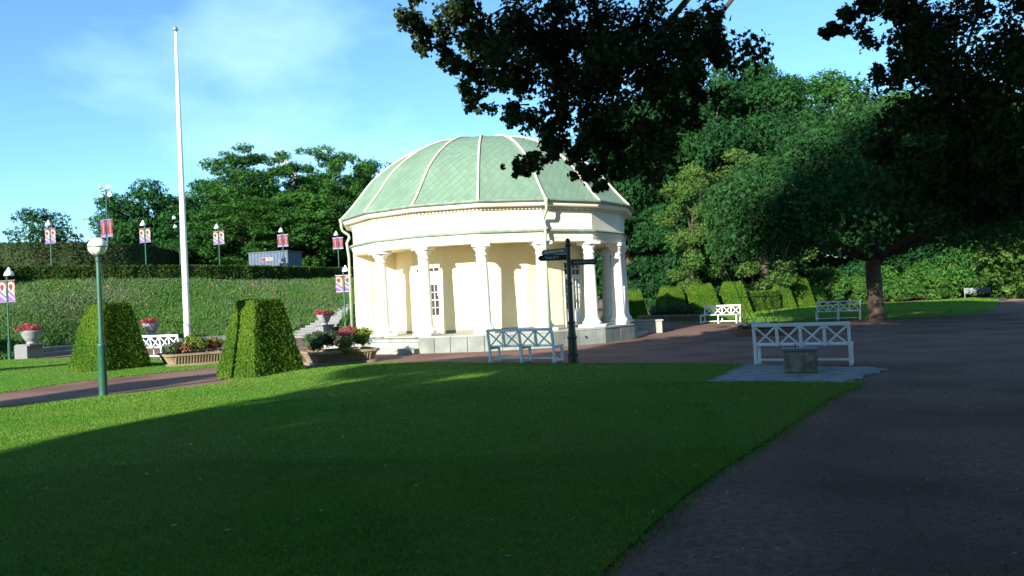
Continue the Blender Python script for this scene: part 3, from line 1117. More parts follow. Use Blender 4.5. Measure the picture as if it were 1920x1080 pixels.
# --- dome
RE, ZE, DH = 5.80, 4.93, 3.12
PROF = [(1.0, 0), (.955, .085), (.909, .185), (.86, .30), (.803, .435), (.74, .545), (.667, .65), (.585, .75), (.5, .835), (.38, .922), (.29, .955), (.198, .98), (.10, .995), (.0, 1.0)]
PR = np.array([(RE * r, ZE + DH * z) for r, z in PROF])
seg = np.r_[0, np.cumsum(np.linalg.norm(np.diff(PR, axis=0), axis=1))]
LT_ = seg[-1]


def prof(l):
    return float(np.interp(l, seg, PR[:, 0])), float(np.interp(l, seg, PR[:, 1]))


def pnorm(l):
    r0, z0 = prof(max(l - .15, 0))
    r1, z1 = prof(min(l + .15, LT_))
    d = Vector((r1 - r0, z1 - z0)).normalized()
    return d.y, -d.x                          # radial, vertical


CD = math.cos(DA / 2)


def roof_pt(i, w, l, off):
    r, z = prof(l)
    nr, nz = pnorm(l)
    a = A0 + (i + .5) * DA
    rr = r * CD + nr * off
    z = z + nz * off
    rx, ry = math.sin(a), -math.cos(a)
    tx, ty = math.cos(a), math.sin(a)
    return Vector((rx * rr + tx * w, ry * rr + ty * w, z))


def hwid(l):
    return prof(l)[0] * math.sin(DA / 2)


mb = MB()
vs = [pol(max(r - .012, 0.001), A0 + i * DA, z - .012) for i in range(NF) for r, z in PR]
npf = len(PR)
mb.add(vs, [(i * npf + k, ((i + 1) % NF) * npf + k, ((i + 1) % NF) * npf + k + 1, i * npf + k + 1) for i in range(NF) for k in range(npf - 1)])
mb.build('roof_deck', M['roof_under'], pav)
shingles = []
DW, DL = 0.30, 0.42
for i in range(NF):
    facets = []
    nl = int(LT_ / (DL / 2)) + 2
    for row in range(-1, nl):
        lc = row * DL / 2
        for kx in range(-6, 7):
            wc = (kx + (.5 if row % 2 else 0)) * DW
            poly = [(wc, lc - DL / 2), (wc + DW / 2, lc), (wc, lc + DL / 2), (wc - DW / 2, lc)]
            poly = [(wc + (u - wc) * .99, lc + (v - lc) * .99) for u, v in poly]
            for fn in (lambda p: hwid(min(max(p[1], 0), LT_)) - p[0], lambda p: hwid(min(max(p[1], 0), LT_)) + p[0], lambda p: p[1] + 0.0, lambda p: LT_ - .25 - p[1]):
                if not poly:
                    break
                out = []
                for q in range(len(poly)):
                    A_, B_ = poly[q], poly[(q + 1) % len(poly)]
                    fa, fb = fn(A_), fn(B_)
                    if fa >= 0:
                        out.append(A_)
                    if (fa >= 0) != (fb >= 0):
                        t = fa / (fa - fb)
                        out.append((A_[0] + (B_[0] - A_[0]) * t, A_[1] + (B_[1] - A_[1]) * t))
                poly = out
            if len(poly) < 3:
                continue
            ar = abs(sum(poly[q][0] * poly[(q + 1) % len(poly)][1] - poly[(q + 1) % len(poly)][0] * poly[q][1] for q in range(len(poly)))) / 2
            if ar < 0.002:
                continue
            base = lc - DL / 2
            top_ = [roof_pt(i, u, v, .014 - .008 * (v - base) / DL) for u, v in poly]
            bot_ = [roof_pt(i, u, v, -.02) for u, v in poly]
            cen = sum(top_, Vector()) / len(top_)
            shingles.append((ar, cen, top_, bot_, i))


def add_shingle(mb, s, origin):
    top_, bot_ = s[2], s[3]
    n = len(top_)
    mb.add([v - origin for v in top_] + [v - origin for v in bot_], [tuple(range(n))] + [((k + 1) % n, k, n + k, n + (k + 1) % n) for k in range(n)])


camv = Vector((0 - BX, 0 - BY, 1.65))


def show(s):
    nrm = Vector((math.sin(A0 + (s[4] + .5) * DA), -math.cos(A0 + (s[4] + .5) * DA), .6)).normalized()
    return s[0] * max((camv - s[1]).normalized().dot(nrm), 0) / (camv - s[1]).length_squared


shingles.sort(key=show, reverse=True)
for s in shingles[:290]:
    mb = MB()
    add_shingle(mb, s, s[1])
    mb.build('shingle', M['roof'], pav, tuple(s[1]))
mb = MB()
for s in shingles[290:]:
    add_shingle(mb, s, Vector((0, 0, 0)))
tag(mb.build('shingle_field', M['roof_field'], pav), kind='stuff')
for i in range(NF):
    a = A0 + i * DA
    pts, ln = [], np.linspace(0.0, LT_ - .35, 22)
    for l in ln:
        r, z = prof(l)
        nr, nz = pnorm(l)
        pts.append(pol(r + nr * .03, a, z + nz * .03))
    mb = MB()
    mb.tube(pts, 0.042, 8)
    mb.build('roof_rib', M['roof_rib'], pav, smooth=True)
mb = MB()
mb.lathe([(.75, 0), (.75, .05), (.5, .075), (.05, .085)], 16, (0, 0, ZE + DH - .045))
mb.build('roof_cap', M['roof'], pav)

# --- downpipes
for ai, ro in ((1, 5.86), (-3.0, 5.86)):
    a = A0 + ai * DA
    rw = 5.58
    pts = [pol(ro - .02, a, 4.93), pol(ro - .02, a, 4.66), pol(ro - .06, a, 4.52), pol(rw, a, 4.36), pol(rw - .02, a, 4.25)]
    if ai == 1:
        pts += [pol(5.66, a, 4.05), pol(5.66, a, 3.75), pol(5.60, a, 3.5), pol(5.60, a, .02 + ST)]
    else:
        pts += [pol(5.66, a, 4.05), pol(5.60, a, 3.5), pol(5.60, a, .45)]
    mb = MB()
    mb.tube(pts, 0.05, 10)
    dp = mb.build('downpipe', M['pipe'], pav, smooth=True)
    mb = MB()
    r_, z_ = ro - .02, 4.86
    mb.lathe([(.06, 0), (.085, .10), (.085, .14)], 10, pol(ro - .02, a, 4.82))
    mb.build('hopper', M['pipe'], dp)
# small white wall lamp on the portico
mb = MB()
cx, cy = pol(RW + .02, A0 + 3.02 * DA)
mb.lathe([(.05, 0), (.09, .03), (.09, .16), (.04, .2)], 10, (cx + .05, cy - .06, 3.15))
mb.build('wall_lamp', M['lamp_white'], pav)
mb = MB()
P_ = Vector((4.45 - BX, 27.3 - BY))
Q_ = Vector((6.9 - BX, 30.2 - BY))
mb.bar((P_.x, P_.y, .012), (Q_.x, Q_.y, .012), .05, .024)
eg = mb.build('edging_strip', M['granite'], None, (BX, BY, 0))
tag(eg, 'thin pale edging strip lying on the gravel by the pavilion steps', 'edging')


# ------------------------------------------------------------------ benches (x along, y towards the sitter, back at y = 0)
def make_bench(label, loc, rz):
    t = thing('garden_bench', label, 'bench', loc, rz, 'white lattice back benches')
    Lh = 0.93
    m = M['bench']

    def by(z):                                     # the back leans away from the sitter
        return -0.10 * max(0, (z - 0.40)) / 0.52
    for x in (-Lh, 0, Lh):
        mb = MB()
        mb.bar((x, 0, 0), (x, 0, .42), .06, .055, up=(0, 1, 0))
        mb.bar((x, 0, .41), (x, by(.84), .84), .06, .05, up=(0, 1, 0))
        mb.build('rear_leg', m, t, bevel=.004)
        mb = MB()
        mb.bar((x, .50, 0), (x, .50, .415), .06, .055, up=(0, 1, 0))
        mb.build('front_leg', m, t, bevel=.004)
        mb = MB()
        mb.bar((x, -.05, .062), (x, .56, .062), .045, .05)
        mb.bar((x, .03, .385), (x, .47, .385), .045, .06)
        mb.build('side_rail', m, t, bevel=.004)
    mb = MB()
    mb.bar((-Lh - .03, by(.87), .865), (Lh + .03, by(.87), .865), .06, .075)
    mb.build('top_rail', m, t, bevel=.005)
    for x in (-Lh / 2, Lh / 2):
        mb = MB()
        mb.bar((x, by(.415), .415), (x, by(.83), .83), .06, .04, up=(0, 1, 0))
        mb.build('upright', m, t, bevel=.004)
    for k in range(4):
        xa, xb = -Lh + k * Lh / 2 + .03, -Lh + (k + 1) * Lh / 2 - .03
        for s in (0, 1):
            mb = MB()
            p, q = ((xa, .445), (xb, .825)) if s else ((xb, .445), (xa, .825))
            o = .004 if s else -.004
            mb.bar((p[0], by(p[1]) + o, p[1]), (q[0], by(q[1]) + o, q[1]), .024, .036, up=(0, 0, 1))
            mb.build('cross_brace', m, t)
    for k in range(4):
        mb = MB()
        y0 = .045 + k * .132
        mb.box((-Lh - .04, y0, .418), (Lh + .04, y0 + .124, .447))
        mb.build('seat_plank', m, t, bevel=.004)
    mb = MB()
    mb.bar((-Lh, .25, .11), (Lh, .25, .11), .035, .04)
    mb.build('stretcher', m, t)
    return t


bA = make_bench('white lattice bench behind the stone block, seen from the back in shade', (5.95, 16.1, 0), rad(-27))
dup(bA, 'white lattice bench beside the black signpost, seen from the back', (0.16, 20.05, 0), rad(-28))
dup(bA, 'white lattice bench in full sun in front of the clipped yews', (10.45, 38.75, 0.0), rad(180 - 38))
dup(bA, 'grey looking lattice bench in shade beside the weeping tree trunk', (15.15, 36.05, 0.0), rad(180 - 28))
dup(bA, 'white lattice bench standing on the lawn under the flagpole, beside a planter', (-13.05, 28.6, 0.05), rad(-24))

t = thing('slatted_bench', 'grey green slatted bench before the far shrub border', 'bench', (38.2, 63.6, 0), rad(180 - 30))
for k in range(4):
    mb = MB()
    mb.box((-.95, -.03 - k * .012, .47 + k * .105), (.95, 0 - k * .012, .565 + k * .105))
    mb.build('back_slat', M['bench_grey'], t)
for k in range(4):
    mb = MB()
    mb.box((-.95, .03 + k * .115, .42), (.95, .135 + k * .115, .45))
    mb.build('seat_slat', M['bench_grey'], t)
for x in (-.9, .9):
    mb = MB()
    mb.bar((x, 0, 0), (x, 0, .44), .06, .06, up=(0, 1, 0))
    mb.bar((x, -.035, .44), (x, -.08, .9), .05, .04, up=(0, 1, 0))
    mb.build('leg', M['bench_grey'], t)
    mb = MB()
    mb.bar((x, .46, 0), (x, .46, .418), .06, .06, up=(0, 1, 0))
    mb.build('leg', M['bench_grey'], t)

# ------------------------------------------------------------------ signpost
sp = thing('signpost', 'black cast iron signpost with three pointing arms beside the bench', 'signpost', (1.42, 19.02, 0))
mb = MB()
mb.lathe([(.165, 0), (.165, .05), (.13, .08), (.125, .20), (.145, .22), (.145, .26), (.115, .28), (.105, .62), (.125, .64), (.125, .68), (.10, .70), (.078, .98), (.095, 1.0), (.095, 1.04), (.066, 1.07),
          (.058, 1.95), (.072, 1.96), (.072, 2.0), (.056, 2.02), (.055, 2.88)], 18)
mb.build('post', M['black'], sp, smooth=False)
mb = MB()
mb.lathe([(.055, 2.88), (.075, 2.90), (.075, 2.94), (.058, 2.96), (.066, 3.0), (.06, 3.05), (.04, 3.085), (.008, 3.10)], 16)
mb.build('finial', M['black'], sp, smooth=True)


def sign_arm(z, ang, length, text, flip, size, x_off):
    ob = link('sign_arm', None, sp, (0, 0, z), ang)
    h = .072
    poly = [(.05, -h), (length - .07, -h), (length - .045, -h * .8), (length, 0), (length - .045, h * .8), (length - .07, h), (.05, h)]
    mb = MB()
    n = len(poly)
    vs = [(x, -.014, zz) for x, zz in poly] + [(x, .014, zz) for x, zz in poly]
    mb.add(vs, [tuple(range(n)), tuple(range(2 * n - 1, n - 1, -1))] + [((i + 1) % n, i, n + i, n + (i + 1) % n) for i in range(n)])
    mb.build('arm_board', M['black'], ob)
    cu = bpy.data.curves.new('lettering', 'FONT')
    cu.body = text
    cu.size = size
    cu.align_x = 'CENTER'
    cu.align_y = 'CENTER'
    cu.extrude = .0015
    cu.materials.append(M['letter'])
    tmp = bpy.data.objects.new('tmp', cu)
    COL.objects.link(tmp)
    dg = bpy.context.evaluated_depsgraph_get()
    lme = bpy.data.meshes.new_from_object(tmp.evaluated_get(dg))
    bpy.data.objects.remove(tmp)
    tx = bpy.data.objects.new('lettering', lme)
    COL.objects.link(tx)
    tx.parent = ob
    if flip:
        tx.location = (length * x_off, .0165, 0)
        tx.rotation_euler = (PI / 2, 0, PI)
    else:
        tx.location = (length * x_off, -.0165, 0)
        tx.rotation_euler = (PI / 2, 0, 0)
    return ob


sign_arm(2.80, rad(180 - 44), .88, 'PELJMARDSLOTTEN', True, .074, .52)
sign_arm(2.635, rad(180 + 4), .76, 'TOALETT', True, .085, .55)
sign_arm(2.50, rad(14), .76, 'GALATHEAS HAGE', False, .064, .52)

# ------------------------------------------------------------------ globe lamp
gl = thing('street_lamp', 'green lamp post with a white globe standing at the lawn edge', 'lamp post', (-8.8, 16.5, 0))
mb = MB()
mb.lathe([(.085, 0), (.085, 1.06), (.09, 1.07), (.09, 1.10), (.07, 1.13), (.058, 1.14), (.05, 2.88)], 16)
mb.build('pole', M['green_pole'], gl, smooth=True)
shade_auto(gl.children[0])
mb = MB()
mb.lathe([(.055, 2.86), (.06, 2.88), (.06, 2.97), (.085, 3.0), (.085, 3.03)], 14)
mb.build('lamp_collar', M['dark_pole'], gl)
GZ, GR = 3.19, .195
mb = MB()
mb.lathe([(GR * math.sin(PI * k / 14) + .0005, GZ - GR * math.cos(PI * k / 14)) for k in range(15)], 24)
mb.build('globe', M['globe'], gl, smooth=True)
mb = MB()
mb.lathe([(GR + .002, GZ - .012), (GR + .012, GZ - .012), (GR + .012, GZ + .006), (GR + .002, GZ + .006)], 24, cap=False)
mb.build('band', M['dark_pole'], gl)
for k in range(6):
    a = 2 * PI * k / 6 + .25
    mb = MB()
    mb.tube([((GR + .005) * math.sin(b) * math.cos(a), (GR + .005) * math.sin(b) * math.sin(a), GZ - (GR + .005) * math.cos(b)) for b in np.linspace(.42, PI / 2, 8)], .006, 5)
    mb.build('cage_rib', M['dark_pole'], gl)


# ------------------------------------------------------------------ banner lamps
def banner_mesh(kind):
    W, Hh, nx, nz = .40, .93, 20, 46
    V, F, MI = [], [], []
    for j in range(nz + 1):
        for i in range(nx + 1):
            V.append((W * i / nx, 0.012 * math.sin(j * .2) * (i / nx), -Hh * j / nz))
    for j in range(nz):
        for i in range(nx):
            u, v = (i + .5) / nx, (j + .5) / nz * (Hh / W)     # v in banner widths, 0 .. 2.3
            if kind == 0:
                c = 1                                           # cream ground
                if v < .14:
                    c = 0
                else:
                    d = math.hypot(u - .42, v - .70)
                    arch = (v < .72 and d > .56) or (v >= .72 and (u > .97))
                    tail = .95 + (u) * .75
                    if arch and v < .72:
                        c = 0
                    elif (d < .30 and v < .80) or (v >= .80 and v < 1.12 and abs(u - .45) < .30 - (v - .80) * .9):
                        c = 0
                    elif .36 < d < .44 and v < .72:
                        c = 4 if (i * 7 + j * 3) % 5 else 1
                    elif v > tail and v < tail + .34:
                        c = 3
                    elif v > 1.62 + u * .62:
                        c = 3
                    elif v > 1.28 + u * .6:
                        c = 2 if (i + j) % 4 else 4
            else:
                c = 0
                if v < .28 and u < .8 - v:
                    c = 3
                elif v > 1.98:
                    c = 3 if (i * 3 + j) % 7 else 2
                elif .38 < u < .68 and .35 < v < 1.85:
                    c = 5 if (j % 5) < 4 and (i + j) % 3 else 0
                elif u < .22 and v < .9:
                    c = 3
            F.append((j * (nx + 1) + i, (j + 1) * (nx + 1) + i, (j + 1) * (nx + 1) + i + 1, j * (nx + 1) + i + 1))
            MI.append(c)
    me = bpy.data.meshes.new('banner')
    me.from_pydata(V, [], F)
    for k in ('b_maroon', 'b_cream', 'b_pale', 'b_purple', 'b_print', 'b_gold'):
        me.materials.append(M[k])
    me.polygons.foreach_set('material_index', MI)
    me.update()
    return me


BAN = [banner_mesh(0), banner_mesh(1)]


def banner_lamp(label, loc, kind, face=0.0, side=1):
    t = thing('banner_lamp', label, 'lamp post', loc, face, 'lamp posts hung with paired banners')
    mb = MB()
    mb.lathe([(.075, 0), (.075, .75), (.045, .80), (.04, 4.0)], 10)
    mb.build('pole', M['green_pole'], t)
    mb = MB()
    mb.tube([(0, 0, 3.72), (side * .05, 0, 3.95), (side * .16, 0, 4.02)], .02, 6)
    mb.build('bracket', M['dark_pole'], t)
    mb = MB()
    mb.lathe([(.20, 3.72), (.195, 3.80), (.15, 3.90), (.07, 3.98), (.06, 4.06), (.015, 4.10)], 16, (side * .14, 0, 0))
    mb.build('lamp_shade', M['lamp_white'], t, smooth=True)
    for z in (3.52, 2.57):
        mb = MB()
        mb.bar((-.50, 0, z), (.50, 0, z), .022, .022)
        mb.build('crossbar', M['steel'], t)
    for x in (-.47, .07):
        link('banner', BAN[kind], t, (x, -.014, 3.51))
    return t


bl = banner_lamp('banner lamp post at the left edge beside the flower urn', (-22.25, 34.1, 0.0), 0, rad(-20), 1)
for lb, lc, kd, fc, sd_ in (
        ('banner lamp post rising before the small lone tree, cream banners', (-29.7, 50.0, 4.1), 0, rad(-22), -1),
        ('banner lamp post with cream banners just left of the flagpole', (-24.9, 52.8, 4.15), 0, rad(-20), -1),
        ('banner lamp post with cream banners just right of the flagpole', (-21.45, 57.0, 4.17), 0, rad(-18), -1),
        ('banner lamp post with maroon banners above the blue shed', (-18.2, 62.0, 4.2), 1, rad(-15), -1),
        ('dark banner lamp post with maroon banners by the pavilion eaves', (-14.9, 67.0, 4.2), 1, rad(-12), -1),
        ('banner lamp post beside the garden stairs, below the hedge', (-9.75, 44.9, 0.0), 0, rad(-10), 1)):
    if kd == 0 and sd_ == 1:
        dup(bl, lb, lc, fc)
    else:
        banner_lamp(lb, lc, kd, fc, sd_)


# ------------------------------------------------------------------ floodlight masts
def mast(label, loc, h, rz=0.0, banners=True):
    t = thing('floodlight_mast', label, 'floodlight mast', loc, rz, 'floodlight masts on the hill')
    mb = MB()
    mb.lathe([(.13, 0), (.12, h * .45), (.07, h * .5), (.05, h - .1)], 10)
    mb.build('pole', M['dark_pole'], t)
    mb = MB()
    mb.bar((-.55, 0, h - .25), (.35, 0, h - .2), .06, .06)
    mb.build('crossarm', M['dark_pole'], t)
    for x, z in ((-.62, h + .10), (-.52, h - .62), (.28, h + .02), (.42, h - .62))[:4 if banners else 2]:
        mb = MB()
        mb.lathe([(.05, -.16), (.12, -.11), (.17, .04), (.17, .12)], 12)
        o = mb.build('floodlight', M['lamp_white'], t, (x, 0, z))
        o.rotation_euler = (rad(75), 0, rad(-40 if x < 0 else 40))
    if banners:
        for x in (-.66, .12):
            b = link('banner', BAN[1], t, (x, -.07, 5.1))
            b.scale = (1.35, 1, 1.42)
        for z in (5.12, 3.76):
            mb = MB()
            mb.bar((-.7, -.05, z), (.7, -.05, z), .03, .03)
            mb.build('crossbar', M['steel'], t)
    return t


mast('tall floodlight mast with four lamps and maroon banners behind the hedge', (-31.2, 60, 4.2), 7.6, rad(-25))
mast('shorter floodlight mast standing behind the white flagpole', (-26.42, 62, 4.2), 5.2, rad(-25), False)

# ------------------------------------------------------------------ flagpole
fp = thing('flagpole', 'tall white flagpole rising behind the flower planter', 'flagpole', (-15.35, 36.4, 0))
mb = MB()
mb.lathe([(.155, 0), (.15, 1.5), (.135, 6), (.10, 11), (.058, 15.05)], 16)
mb.build('pole', M['pole_white'], fp, smooth=True)
mb = MB()
mb.lathe([(.03, 15.05), (.10, 15.10), (.12, 15.18), (.09, 15.27), (.02, 15.31)], 12)
mb.build('finial', M['steel'], fp, smooth=True)
mb = MB()
mb.tube([(-.175, -.1, 1.35), (0, -.21, 1.22), (.20, -.12, 1.08), (.26, 0, 1.04)], .016, 6)
mb.build('rope', M['dark_pole'], fp)
mb = MB()
mb.lathe([(.36, 0), (.36, .12), (.30, .16)], 16)
mb.build('footing', M['granite'], fp)


# ------------------------------------------------------------------ clipped yews and hedges
def frustum_pts(b, tp, h, n, rng):
    """points + normals on the surface of a square frustum, rounded a little"""
    F_ = rng.integers(0, 5, n)
    F_ = np.where(rng.random(n) < .88, rng.integers(0, 4, n), 4)
    u = rng.uniform(-1, 1, n)
    v = rng.random(n)
    hw = b + (tp - b) * v
    P = np.zeros((n, 3))
    N = np.zeros((n, 3))
    sl = (b - tp) / h
    for f, (dx, dy) in enumerate(((1, 0), (0, 1), (-1, 0), (0, -1))):
        m = F_ == f
        P[m, 0] = hw[m] * (dx - dy * u[m])
        P[m, 1] = hw[m] * (dy + dx * u[m])
        P[m, 2] = v[m] * h
        N[m] = (dx, dy, sl)
    m = F_ == 4
    P[m, 0] = u[m] * tp
    P[m, 1] = rng.uniform(-1, 1, m.sum()) * tp
    P[m, 2] = h
    N[m] = (0, 0, 1)
    return P, N


def yew_mesh(b, tp, h, n, size, rng, jit=.02):
    P, N = frustum_pts(b, tp, h, n, rng)
    wav = .018 * np.sin(P[:, 0] * 5 + P[:, 2] * 4) * np.sin(P[:, 1] * 5 + P[:, 2] * 3)
    P = P + unit(N) * (rng.normal(size=(n, 1)) * jit + wav[:, None])
    P[:, 2] = np.maximum(P[:, 2], .03)
    return leaf_mesh('foliage', [(P, size * rng.uniform(.6, 1.5, n), unit(N) + rng.normal(size=(n, 3)) * .36, T_SPRIG, 0)], M['yew'])


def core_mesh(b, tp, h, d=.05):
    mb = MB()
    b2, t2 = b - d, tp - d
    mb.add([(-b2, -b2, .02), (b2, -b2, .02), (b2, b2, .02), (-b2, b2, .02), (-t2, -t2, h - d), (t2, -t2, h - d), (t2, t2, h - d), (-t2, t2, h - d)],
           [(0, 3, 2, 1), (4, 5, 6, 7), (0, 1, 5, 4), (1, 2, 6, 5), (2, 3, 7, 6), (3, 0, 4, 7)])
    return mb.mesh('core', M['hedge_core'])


ry = np.random.default_rng(21)
YB, YT, YH = .80, .40, 1.98
yew_near, core_near = yew_mesh(YB, YT, YH, 52000, .048, ry), core_mesh(YB, YT, YH)
yew_far, core_far = yew_mesh(YB, YT, YH, 13000, .085, ry), core_mesh(YB, YT, YH)


def topiary(label, loc, rz, near=False, sc=(1, 1, 1)):
    t = thing('topiary', label, 'topiary', loc, rz, 'clipped yew pyramids')
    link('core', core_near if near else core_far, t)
    link('foliage', yew_near if near else yew_far, t)
    t.scale = sc
    return t


tp1 = topiary('large clipped yew pyramid at the lawn corner beside the plant trough', (-6.6, 20.1, -.06), rad(56), True)
mb = MB()
mb.lathe([(1.32, 0), (1.25, .02), (.9, .035)], 24)
mb.build('mulch_ring', M['mulch'], tp1)
tp2 = topiary('large clipped yew pyramid on the far lawn behind the globe lamp', (-12.5, 23.9, .04), rad(60), True, (1.06, 1.06, 1.03))
topiary('clipped yew pyramid half hidden behind the pavilion columns', (7.85, 50.5, 0), rad(12), sc=(.95, .95, .96))
topiary('leftmost of the sunlit yew pyramids, nearest the pavilion steps', (10.0, 49.0, 0), rad(20), sc=(1.12, 1.12, 1.0))
topiary('yew pyramid with a dark triangular shadow, left of the sunny bench', (12.0, 49.5, 0), rad(15), sc=(1.3, 1.3, 1.05))
topiary('yew pyramid directly behind the sunny white bench', (14.5, 51.0, 0), rad(10), sc=(1.15, 1.15, 1.08))
topiary('yew pyramid at the right end of the low clipped hedge', (19.4, 56.6, 0), rad(25), sc=(1.15, 1.15, 1.08))
topiary('rightmost of the sunlit yew pyramids, beside the loose shrubs', (22.0, 59.5, 0), rad(30), sc=(1.1, 1.1, 1.12))


def hedge(name, label, pts, z0, z1, wid, n, size, mleaf, rng, ztop=None):
    pts = spline(pts, 8)
    Zt = np.full(len(pts), z1) if ztop is None else np.interp(np.linspace(0, 1, len(pts)), np.linspace(0, 1, len(ztop)), ztop)
    t = thing(name, label, 'hedge', (pts[len(pts) // 2][0], pts[len(pts) // 2][1], z0))
    o = np.array([pts[len(pts) // 2][0], pts[len(pts) // 2][1], z0])
    d = np.gradient(pts, axis=0)
    d /= np.linalg.norm(d, axis=1, keepdims=True)
    nr = np.stack([-d[:, 1], d[:, 0]], 1)
    mb = MB()
    k = .06
    L1, L2 = pts + nr * (wid / 2 - k), pts - nr * (wid / 2 - k)
    vs, fs = [], []
    for i in range(len(pts)):
        for p, z in ((L1[i], z0), (L1[i], Zt[i] - k), (L2[i], Zt[i] - k), (L2[i], z0)):
            vs.append((p[0] - o[0], p[1] - o[1], z - o[2]))
    for i in range(len(pts) - 1):
        for q in range(4):
            q2 = (q + 1) % 4
            fs.append((i * 4 + q, i * 4 + q2, i * 4 + 4 + q2, i * 4 + 4 + q))
    fs += [(3, 2, 1, 0), tuple(len(vs) - 4 + q for q in range(4))]
    mb.add(vs, fs)
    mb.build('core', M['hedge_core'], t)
    ln = np.r_[0, np.cumsum(np.linalg.norm(np.diff(pts, axis=0), axis=1))]
    s = rng.uniform(0, ln[-1], n)
    cx_, cy_ = np.interp(s, ln, pts[:, 0]), np.interp(s, ln, pts[:, 1])
    nx_, ny_ = np.interp(s, ln, nr[:, 0]), np.interp(s, ln, nr[:, 1])
    zt = np.interp(s, ln, Zt)
    face = rng.random(n)
    wv = .05 * np.sin(s * 2.1) + .04 * np.sin(s * 5.3 + 1)
    P = np.zeros((n, 3))
    N = np.zeros((n, 3))
    vv = rng.random(n)
    for lo_, hi_, sg in ((0, .66, -1), (.66, .78, 1)):
        m_ = (face >= lo_) & (face < hi_)
        off = sg * (wid / 2 + wv[m_] + rng.normal(size=m_.sum()) * .04)
        P[m_] = np.column_stack([cx_[m_] + nx_[m_] * off, cy_[m_] + ny_[m_] * off, z0 + (zt[m_] - z0) * vv[m_]])
        N[m_] = np.column_stack([nx_[m_] * sg, ny_[m_] * sg, np.full(m_.sum(), .2)])
    m_ = face >= .78
    off = (vv[m_] - .5) * wid
    P[m_] = np.column_stack([cx_[m_] + nx_[m_] * off, cy_[m_] + ny_[m_] * off, zt[m_] + rng.normal(size=m_.sum()) * .03])
    N[m_] = (0, 0, 1)
    me = leaf_mesh('foliage', [(P - o, size * rng.uniform(.6, 1.5, n), N * .8 + rng.normal(size=(n, 3)) * .6, T_SPRIG, 0)], mleaf)
    link('foliage', me, t)
    return t


M['hedge_leaf'] = mat('hedge_leaf', (0.026, 0.062, 0.010), 0.85, (0.045, 0.085, 0.014), 0.9, 4, island=0.45, trans=0.12, spec=0.1)
hedge('clipped_hedge', 'long low clipped hedge along the top of the meadow slope', [(-46, 41), (-32.1, 42.6), (-30.2, 46.0), (-26.9, 48.7), (-23.3, 51.8), (-18.8, 57.2), (-14.0, 66.2), (-9, 72)],
      4.0, 5.0, .9, 30000, .12, M['hedge_leaf'], ry)
hedge('tall_hedge', 'tall dark clipped hedge curving away above the lower hedge', [(-50, 53), (-42, 55), (-36.9, 56), (-33.0, 58), (-30.2, 62), (-30.3, 69), (-31.8, 80), (-34, 98)],
      4.1, 7.42, 1.2, 26000, .16, M['beech'], ry)
hedge('low_hedge', 'low clipped yew hedge between two yew pyramids', [(15.6, 52.6), (17.0, 53.8), (18.6, 55.6)], 0, 1.42, 1.2, 6000, .12, M['yew'], ry)


# ------------------------------------------------------------------ planters
def rrect(a, b, r, n=6):
    out = []
    for cx_, cy_, a0 in ((a - r, b - r, 0), (-a + r, b - r, PI / 2), (-a + r, -b + r, PI), (a - r, -b + r, 1.5 * PI)):
        for k in range(n + 1):
            t_ = a0 + PI / 2 * k / n
            out.append((cx_ + r * math.cos(t_), cy_ + r * math.sin(t_)))
    return out


def make_trough(a, b, h):
    """rounded trough: flared gadrooned sides, plain base and lip"""
    def ring(off, z):
        return [(x, y, z) for x, y in rrect(a + off, b + off, .22 + off * .5)]
    mb = MB()
    lev = [(-.05, 0), (-.05, .05), (-.16, .08), (-.13, .16), (-.04, h - .09), (.02, h - .07), (.03, h), (-.05, h), (-.07, h - .08)]
    rings = [ring(o_, z) for o_, z in lev]
    n_ = len(rings[0])
    vs = [p for r in rings for p in r]
    fs = [(i * n_ + k, i * n_ + (k + 1) % n_, (i + 1) * n_ + (k + 1) % n_, (i + 1) * n_ + k) for i in range(len(lev) - 1) for k in range(n_)]
    mb.add(vs, fs)
    return mb


def gadroons(a, b, h, step=.085):
    mb = MB()
    for sx, sy, ln in ((0, -1, a), (0, 1, a), (1, 0, b), (-1, 0, b)):
        k = int((2 * ln - .5) / step)
        for i in range(k):
            u = -ln + .25 + (i + .5) * (2 * ln - .5) / k
            pts = []
            for o_, z in ((-.15, .09), (-.12, .16), (-.07, .25), (-.025, h - .10)):
                e = (b if sy else a) + o_
                pts.append((u if sy else sx * e, sy * e if sy else u, z))
            mb.tube(pts, [.018, .026, .028, .022], 6)
    return mb


def planting(t, a, b, h, specs, rng):
    """specs: (x,y,z,r, material key, size)"""
    for nm, x, y, z, r, mk, sz, n in specs:
        P, N = clump_points([(x + rng.normal() * r * .4, y + rng.normal() * r * .4, z + rng.random() * r * .3, r * .6, r * .6, r * .55) for _ in range(6)] + [(x, y, z, r, r, r * .7)], n, rng, .25, .5)
        P[:, 2] = np.maximum(P[:, 2], h - .1)
        me = leaf_mesh(nm, [(P, sz * rng.uniform(.6, 1.4, n), N, T_SPRIG, 0)], M[mk])
        o = link(nm, me, t)


rpl = np.random.default_rng(8)


def planter(label, loc, rz, a, b, h, specs):
    t = thing('stone_planter', label, 'planter', loc, rz, 'carved stone plant troughs')
    make_trough(a, b, h).build('trough', M['planter'], t)
    o_ = gadroons(a, b, h).build('gadrooning', M['planter'], t)
    tag(o_, kind='stuff')
    mb = MB()
    mb.prism(rrect(a - .09, b - .09, .18), h - .14, h - .07)
    mb.build('soil', M['soil'], t)
    planting(t, a, b, h, specs, rpl)
    return t


